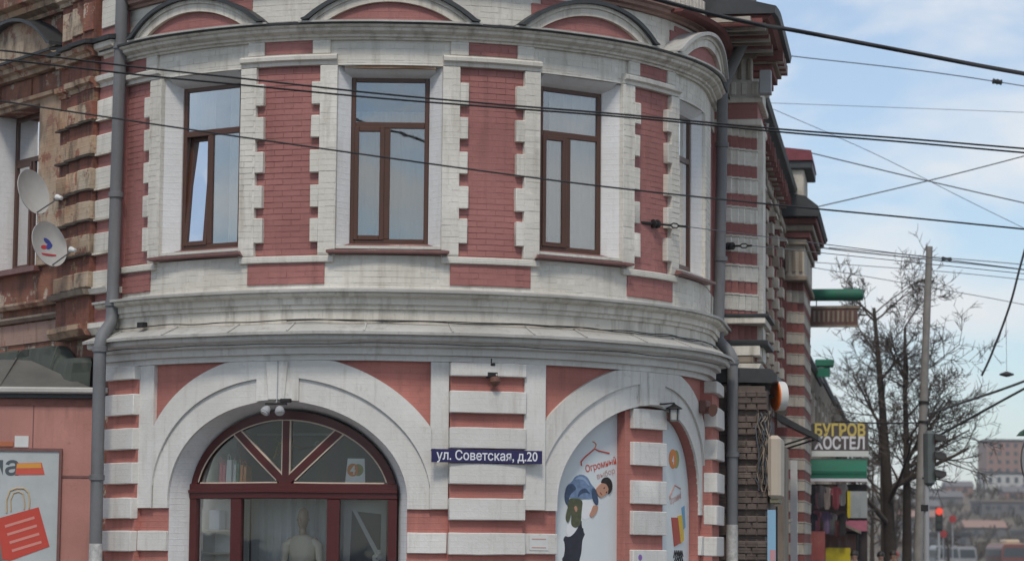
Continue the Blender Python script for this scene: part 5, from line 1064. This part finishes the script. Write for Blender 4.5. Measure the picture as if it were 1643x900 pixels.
# ---------------- bare trees
def tree(x, y, h, stems, seed, label, spread=1.0, cap=3000, thick=.17):
    rnd = random.Random(seed); tr = thing('bare_tree', label, 'tree', (x, y, 0), 'bare street trees')
    gt, gc = G(), G(); cnt = [0]
    def path(p, d, ln_, r0, r1, n, wob, lift):
        pts, rad = [p], [r0]
        for i in range(n):
            d = (d + Vector((rnd.gauss(0, wob), rnd.gauss(0, wob), rnd.gauss(lift, wob * .6)))).normalized(); p = p + d * ln_ / n; pts.append(p); rad.append(r0 + (r1 - r0) * (i + 1) / n)
        return pts, rad
    def limb(p, d, ln_, r_, lev):
        if cnt[0] > cap: return
        n = 5 if lev == 1 else 3; pts, rad = path(p, d, ln_, r_, r_ * .42, n, .085, .03); cnt[0] += 1
        gc.tube(pts, rad, 6 if lev == 1 else (4 if lev == 2 else 3))
        if lev >= 4: return
        for k in range((0, 8, 6, 4)[lev]):
            t = rnd.uniform(.22, 1.0); i = min(int(t * n), n - 1); q = pts[i].lerp(pts[i + 1], t * n - i); dd = (pts[i + 1] - pts[i]).normalized()
            e = Matrix.Rotation(rnd.uniform(0, 6.28), 3, dd) @ dd.orthogonal().normalized()
            limb(q, (dd * rnd.uniform(.6, 1) + e * rnd.uniform(.6, 1.1) * spread).normalized(), ln_ * rnd.uniform(.38, .62), max(r_ * (1 - .6 * t) * .62, .0098), lev + 1)
    ends = []
    for dx, dy, lean, hh, tk in stems:
        pts, rad = path(Vector((x + dx, y + dy, 0)), Vector((lean, 0, 1)).normalized(), h * hh, tk * thick, tk * thick * .22, 9, .016, .01); gt.tube(pts, rad, 10)
        k = 0
        while k < 12:
            t = rnd.uniform(.36, 1.0) ** 1.25; i = min(int(t * 9), 8); q = pts[i].lerp(pts[i + 1], t * 9 - i); a_ = rnd.uniform(0, 6.28)
            nd = Vector((math.cos(a_) * spread, math.sin(a_) * spread, rnd.uniform(.35, 1.1))).normalized()
            ends.append((q, nd, h * (.31 - .16 * t) * rnd.uniform(.8, 1.2), rad[i] * rnd.uniform(.38, .55))); k += 1
    rnd.shuffle(ends)
    for q, nd, l_, r_ in ends: cap_ = cap; limb(q, nd, l_, r_, 1)
    gt.build('trunk', BARK, tr, xf=world, ang=60); gc.build('crown', TWIG, tr, xf=world, ang=60)
    return tr
tree(10.40, 72, 9.2, [(0, 0, 0, .90, 1.25), (.40, .1, .012, .84, .95)], 5, 'large bare twin-stemmed tree beside the concrete pole', 1.0, 9000)
tree(13.0, 92, 9.0, [(0, 0, .03, .85, .8)], 12, 'thinner bare tree spreading to the open side of the concrete pole', 1.1, 4000)
tree(16.4, 120, 7.0, [(0, 0, -.02, .8, .8)], 23, 'small bare tree far down the street behind the twin-stemmed tree', 1.0, 2500)
tree(22.5, 155, 6.0, [(0, 0, .02, .8, .8)], 31, 'far bare tree standing behind the traffic light', 1.0, 2500)
tree(31.5, 190, 4.0, [(0, 0, 0, .8, .9)], 37, 'low bare tree near the far parked vehicles', .8, 1500)

# ---------------- far slope: blocks of flats, low houses, vehicles, people
def block(x0, x1, y, z0, z1, mat, label, rows, cols, roof=ROOFD, group='far buildings', depth=14):
    b_ = thing('far_building', label, 'building', ((x0 + x1) / 2, y, z0), group)
    G().box(x0, x1, y, y + depth, z0 - 3, z1).build('wall', mat, b_, xf=world); G().box(x0 - .3, x1 + .3, y - .3, y + depth, z1, z1 + .5).build('roof', roof, b_, xf=world)
    WN = MATS['far_window']
    for r in range(rows):
        for c in range(cols):
            w = (x1 - x0) / cols; h = (z1 - z0) / rows; G().box(x0 + w * (c + .28), x0 + w * (c + .72), y - .08, y + .02, z0 + h * (r + .28), z0 + h * (r + .72)).build('window', WN, b_, xf=world)
plain('far_window', (.07, .08, .09), .3)
FB1 = flat('far_pinkish', (.27, .165, .13)); FB2 = flat('far_white_block', (.44, .43, .41)); FB3 = flat('far_grey_block', (.13, .125, .125)); FB4 = flat('far_tan', (.17, .14, .115))
block(126.4, 139.5, 700, 18, 31.2, FB1, 'tall pinkish block of flats on the far slope', 6, 6)
block(122.5, 147, 680, 15.5, 22.0, FB2, 'long pale low building below the tall pinkish block', 2, 11)
block(104, 121, 690, 14.0, 17.8, FB3, 'dark grey low building behind the traffic light on the far slope', 1, 7)
block(100, 112, 560, 10.2, 12.4, FB3, 'low grey roofed shed halfway down the far slope', 1, 5, FB4)
block(84, 92, 430, 3.4, 5.0, FB4, 'tan house near the foot of the far slope', 1, 4, FB3)
block(66, 73, 420, 2.4, 4.4, FB3, 'grey house at the foot of the slope behind the pole', 1, 3)
block(50, 57, 420, 2.0, 8, FB4, 'tan two-storey house glimpsed behind the bare tree', 2, 2)
random.seed(21)
for k in range(12):
    x = (72, 118, 90, 106, 128, 97, 81, 114, 124, 88, 133, 109)[k]; y = (470, 610, 500, 520, 640, 590, 520, 560, 600, 560, 660, 640)[k]; w = random.uniform(5, 9); z = hill_z(x, y)
    t = thing('slope_house', ('pale', 'brown', 'grey', 'white', 'tan', 'dark', 'dun', 'slate', 'cream', 'ash', 'buff', 'rust')[k] + ' little house with a pitched roof on the far slope', 'house', (x, y, z), 'little houses on the far slope')
    c = (FB2, FB1, FB3, FB2, FB4, FB3, FB4, FB3, FB2, FB3, FB4, FB1)[k]
    G().box(x - w / 2, x + w / 2, y, y + 7, z - 2, z + 2.2).build('wall', c, t, xf=world); G().add([(x - w / 2 - .3, y - .3, z + 2.2), (x + w / 2 + .3, y - .3, z + 2.2), (x + w / 2 + .3, y + 7.3, z + 2.2), (x - w / 2 - .3, y + 7.3, z + 2.2), (x - w / 2 - .3, y + 3.5, z + 3.6), (x + w / 2 + .3, y + 3.5, z + 3.6)], [(0, 1, 5, 4), (2, 3, 4, 5), (0, 4, 3), (1, 2, 5), (0, 3, 2, 1)]).build('roof', (ROOFD, FB3, FB1, FB3)[k % 4], t, xf=world)
    for q in (-.25, .2): G().box(x + q * w - .5, x + q * w + .5, y - .06, y + .02, z + .7, z + 1.7).build('window', MATS['far_window'], t, xf=world)
g = G(); rnd = random.Random(4)
for k in range(900):
    x, y = rnd.uniform(55, 150), rnd.uniform(330, 700); z = hill_z(x, y); h = rnd.uniform(1.0, 2.8)
    for q in range(9):
        a_ = rnd.uniform(0, 6.28); r_ = rnd.uniform(.3, 1.0) * h * .6; bx, by, bz = x + r_ * math.cos(a_), y + r_ * math.sin(a_), z + rnd.uniform(.4, 1) * h
        g.add([(x, y, z - .2), (bx, by, bz), (bx + .25 * h * .4, by, bz - .1), (bx, by, bz + .3)], [(0, 1, 2), (0, 2, 3), (1, 3, 2)])
tag(g.build('scrub', plain('scrub_brown', (.085, .068, .05), .95, 0, .3, .2), xf=world), 'bare brown scrub scattered over the far slope', 'scrub', kind='stuff')
def van(x, y, z, L_, H, W_, mat, label, roofm=None, kind='van', heading=0):
    t = thing(kind, label, kind, (x, y, z), 'far vehicles'); 
    f = lambda a, b, c: (x + a, y + b, z + c)
    r = .22 if H > 2 else .35
    prof = [(-W_ / 2, .35), (W_ / 2, .35), (W_ / 2, H * .55), (W_ / 2 - .08, H - r), (W_ / 2 - .3, H), (-W_ / 2 + .3, H), (-W_ / 2 + .08, H - r), (-W_ / 2, H * .55)]
    G().prism(prof, 0, L_).build('body', mat, t, xf=f, bevel=.04)
    G().prism([(-W_ / 2 + .15, H * .5), (W_ / 2 - .15, H * .5), (W_ / 2 - .28, H * .86), (-W_ / 2 + .28, H * .86)], -.02, .03).build('windscreen', MATS['far_window'], t, xf=f)
    if roofm: G().box(-W_ / 2 + .3, W_ / 2 - .3, .2, L_ - .2, H, H + .1).build('roof_panel', roofm, t, xf=f, bevel=.03)
    for sx in (-1, 1):
        G().box(sx * W_ / 2 - .03, sx * W_ / 2 + .01, .6, L_ - .5, H * .55, H * .82).build('side_window', MATS['far_window'], t, xf=f); G().box(sx * W_ * .36 - .12, sx * W_ * .36 + .12, -.03, .02, .6, .8).build('headlight', PLASTIC, t, xf=f)
        for yy_ in (.9, L_ - 1.1): G().lathe([(.2, -.1), (.34, -.1), (.34, .1), (.2, .1)], (sx * (W_ / 2 - .12), yy_, .34), (1, 0, 0), 14).build('wheel', IRON, t, xf=f)
    return t
VW, VR = plain('van_white', (.30, .305, .31), .4), plain('bus_red', (.20, .075, .06), .4)
van(41.5, 250, 0, 6, 2.3, 2.1, VW, 'white van parked behind the concrete pole at the street end')
van(45.2, 262, 0, 6, 2.25, 2.1, VW, 'second white van in the far row, next to the tan bus')
bs = van(49.2, 258, 0, 9, 2.5, 2.5, VR, 'far bus with a red front and tan roof', plain('bus_cream', (.55, .42, .3), .5), 'bus')
G().box(-.7, .7, 1, 4, 2.6, 2.95).build('roof_unit', MATS['bus_cream'], bs, xf=lambda a, b, c: (49.2 + a, 258 + b, c), bevel=.1)
van(53.2, 255, 0, 5, 2.0, 2.0, VW, 'white minibus at the frame edge in the far row')
van(37.0, 240, 0, 4.4, 1.9, 1.9, plain('car_grey', (.22, .23, .24), .4), 'grey car between the tree trunks and the pole', None, 'car')
def person(x, y, h, yaw, coat, leg, hair, label):
    t = thing('person', label, 'person', (x, y, 0), 'people on the far pavement'); k = h / 1.75
    co = [(0, 0, .95), (0, .0, 1.15), (0, .0, 1.38), (0, .01, 1.50), (0, -.01, 1.58), (0, -.015, 1.66), (0, 0, 1.73), (.17, .01, 1.42), (.23, .02, 1.18), (.22, -.08, .95), (.21, -.12, .86), (-.17, .01, 1.42), (-.23, .02, 1.18), (-.22, -.06, .95), (-.21, -.10, .86), (.09, .0, .88), (.10, -.06, .5), (.10, .02, .08), (.10, -.12, .03), (-.09, 0, .88), (-.10, .06, .5), (-.10, .16, .10), (-.10, .04, .03)]
    ed = [(0, 1), (1, 2), (2, 3), (3, 4), (4, 5), (5, 6), (2, 7), (7, 8), (8, 9), (9, 10), (2, 11), (11, 12), (12, 13), (13, 14), (0, 15), (15, 16), (16, 17), (17, 18), (0, 19), (19, 20), (20, 21), (21, 22)]
    ra = [.16, .15, .17, .06, .075, .095, .06, .075, .06, .045, .035, .075, .06, .045, .035, .10, .07, .05, .04, .10, .07, .05, .04]
    me = bpy.data.meshes.new('body'); c, s = math.cos(yaw), math.sin(yaw); me.from_pydata([((a * c - b * s) * k, (a * s + b * c) * k, z * k) for a, b, z in co], ed, [])
    m, tt, b = newmat('clothes_' + label[:12]); oc = N(tt, 'ShaderNodeTexCoord'); sx = N(tt, 'ShaderNodeSeparateXYZ'); tt.links.new(oc.outputs['Object'], sx.inputs[0])
    c1_ = mix(tt, ramp(tt, sx.outputs[2], .80 * k, .82 * k), leg, coat); c2_ = mix(tt, ramp(tt, sx.outputs[2], 1.49 * k, 1.50 * k), c1_, (.42, .25, .18)); tt.links.new(c2_, b.inputs['Base Color']); b.inputs['Roughness'].default_value = .8
    me.materials.append(m); ob = bpy.data.objects.new('body', me); link(ob, (x, y, 0), t)
    sk = ob.modifiers.new('skin', 'SKIN'); 
    for v_, r_ in zip(me.skin_vertices[0].data, ra): v_.radius = (r_ * k, r_ * k)
    me.skin_vertices[0].data[0].use_root = True
    ob.modifiers.new('sub', 'SUBSURF').levels = 2; ob.modifiers['sub'].render_levels = 2
    G().lathe([(.105 * k, -.03), (.108 * k, .02), (.085 * k, .08), (.03 * k, .11)], (x, y + .01, 1.66 * k), (0, .12, 1), 14).build('hair', flat('hair_' + label[:10], hair), t, xf=world, ang=60)
    for e in (-1, 1): G().lathe([(.008, 0), (.012, .004), (.004, .01)], (x + e * .032 * k * c + .09 * k * s, y + e * .032 * k * s - .09 * k * c, 1.60 * k), (s, -c, 0), 8).build('eye', IRON, t, xf=world)
person(9.25, 66, 1.60, .3, (.02, .02, .025), (.02, .02, .025), (.015, .012, .01), 'dark-haired person in black coat below the yellow board')
person(9.85, 68, 1.63, -.2, (.03, .03, .04), (.02, .02, .03), (.02, .015, .012), 'person in charcoal coat walking in front of the twin trunks')
person(10.2, 70, 1.61, .5, (.05, .04, .04), (.02, .02, .03), (.30, .05, .04), 'person in a red cap next to the twin trunks')
person(8.2, 63, 1.62, 0, (.015, .015, .02), (.02, .02, .02), (.02, .015, .012), 'tall person in dark clothes near the market stall')

# ---------------- thin daylight haze over the whole place
hz = G().box(-700, 900, -60, 1750, -1.7, 60).build('haze', DIRTY, xf=world); hz.data.materials.clear(); tag(hz, None, kind='stuff')
m = bpy.data.materials.new('haze'); m.use_nodes = True; t = m.node_tree; t.nodes.remove(t.nodes['Principled BSDF'])
pv = N(t, 'ShaderNodeVolumePrincipled'); pv.inputs['Color'].default_value = (.84, .87, .91, 1); pv.inputs['Density'].default_value = .0003; pv.inputs['Anisotropy'].default_value = .2
t.links.new(pv.outputs[0], t.nodes['Material Output'].inputs['Volume']); hz.data.materials.append(m)
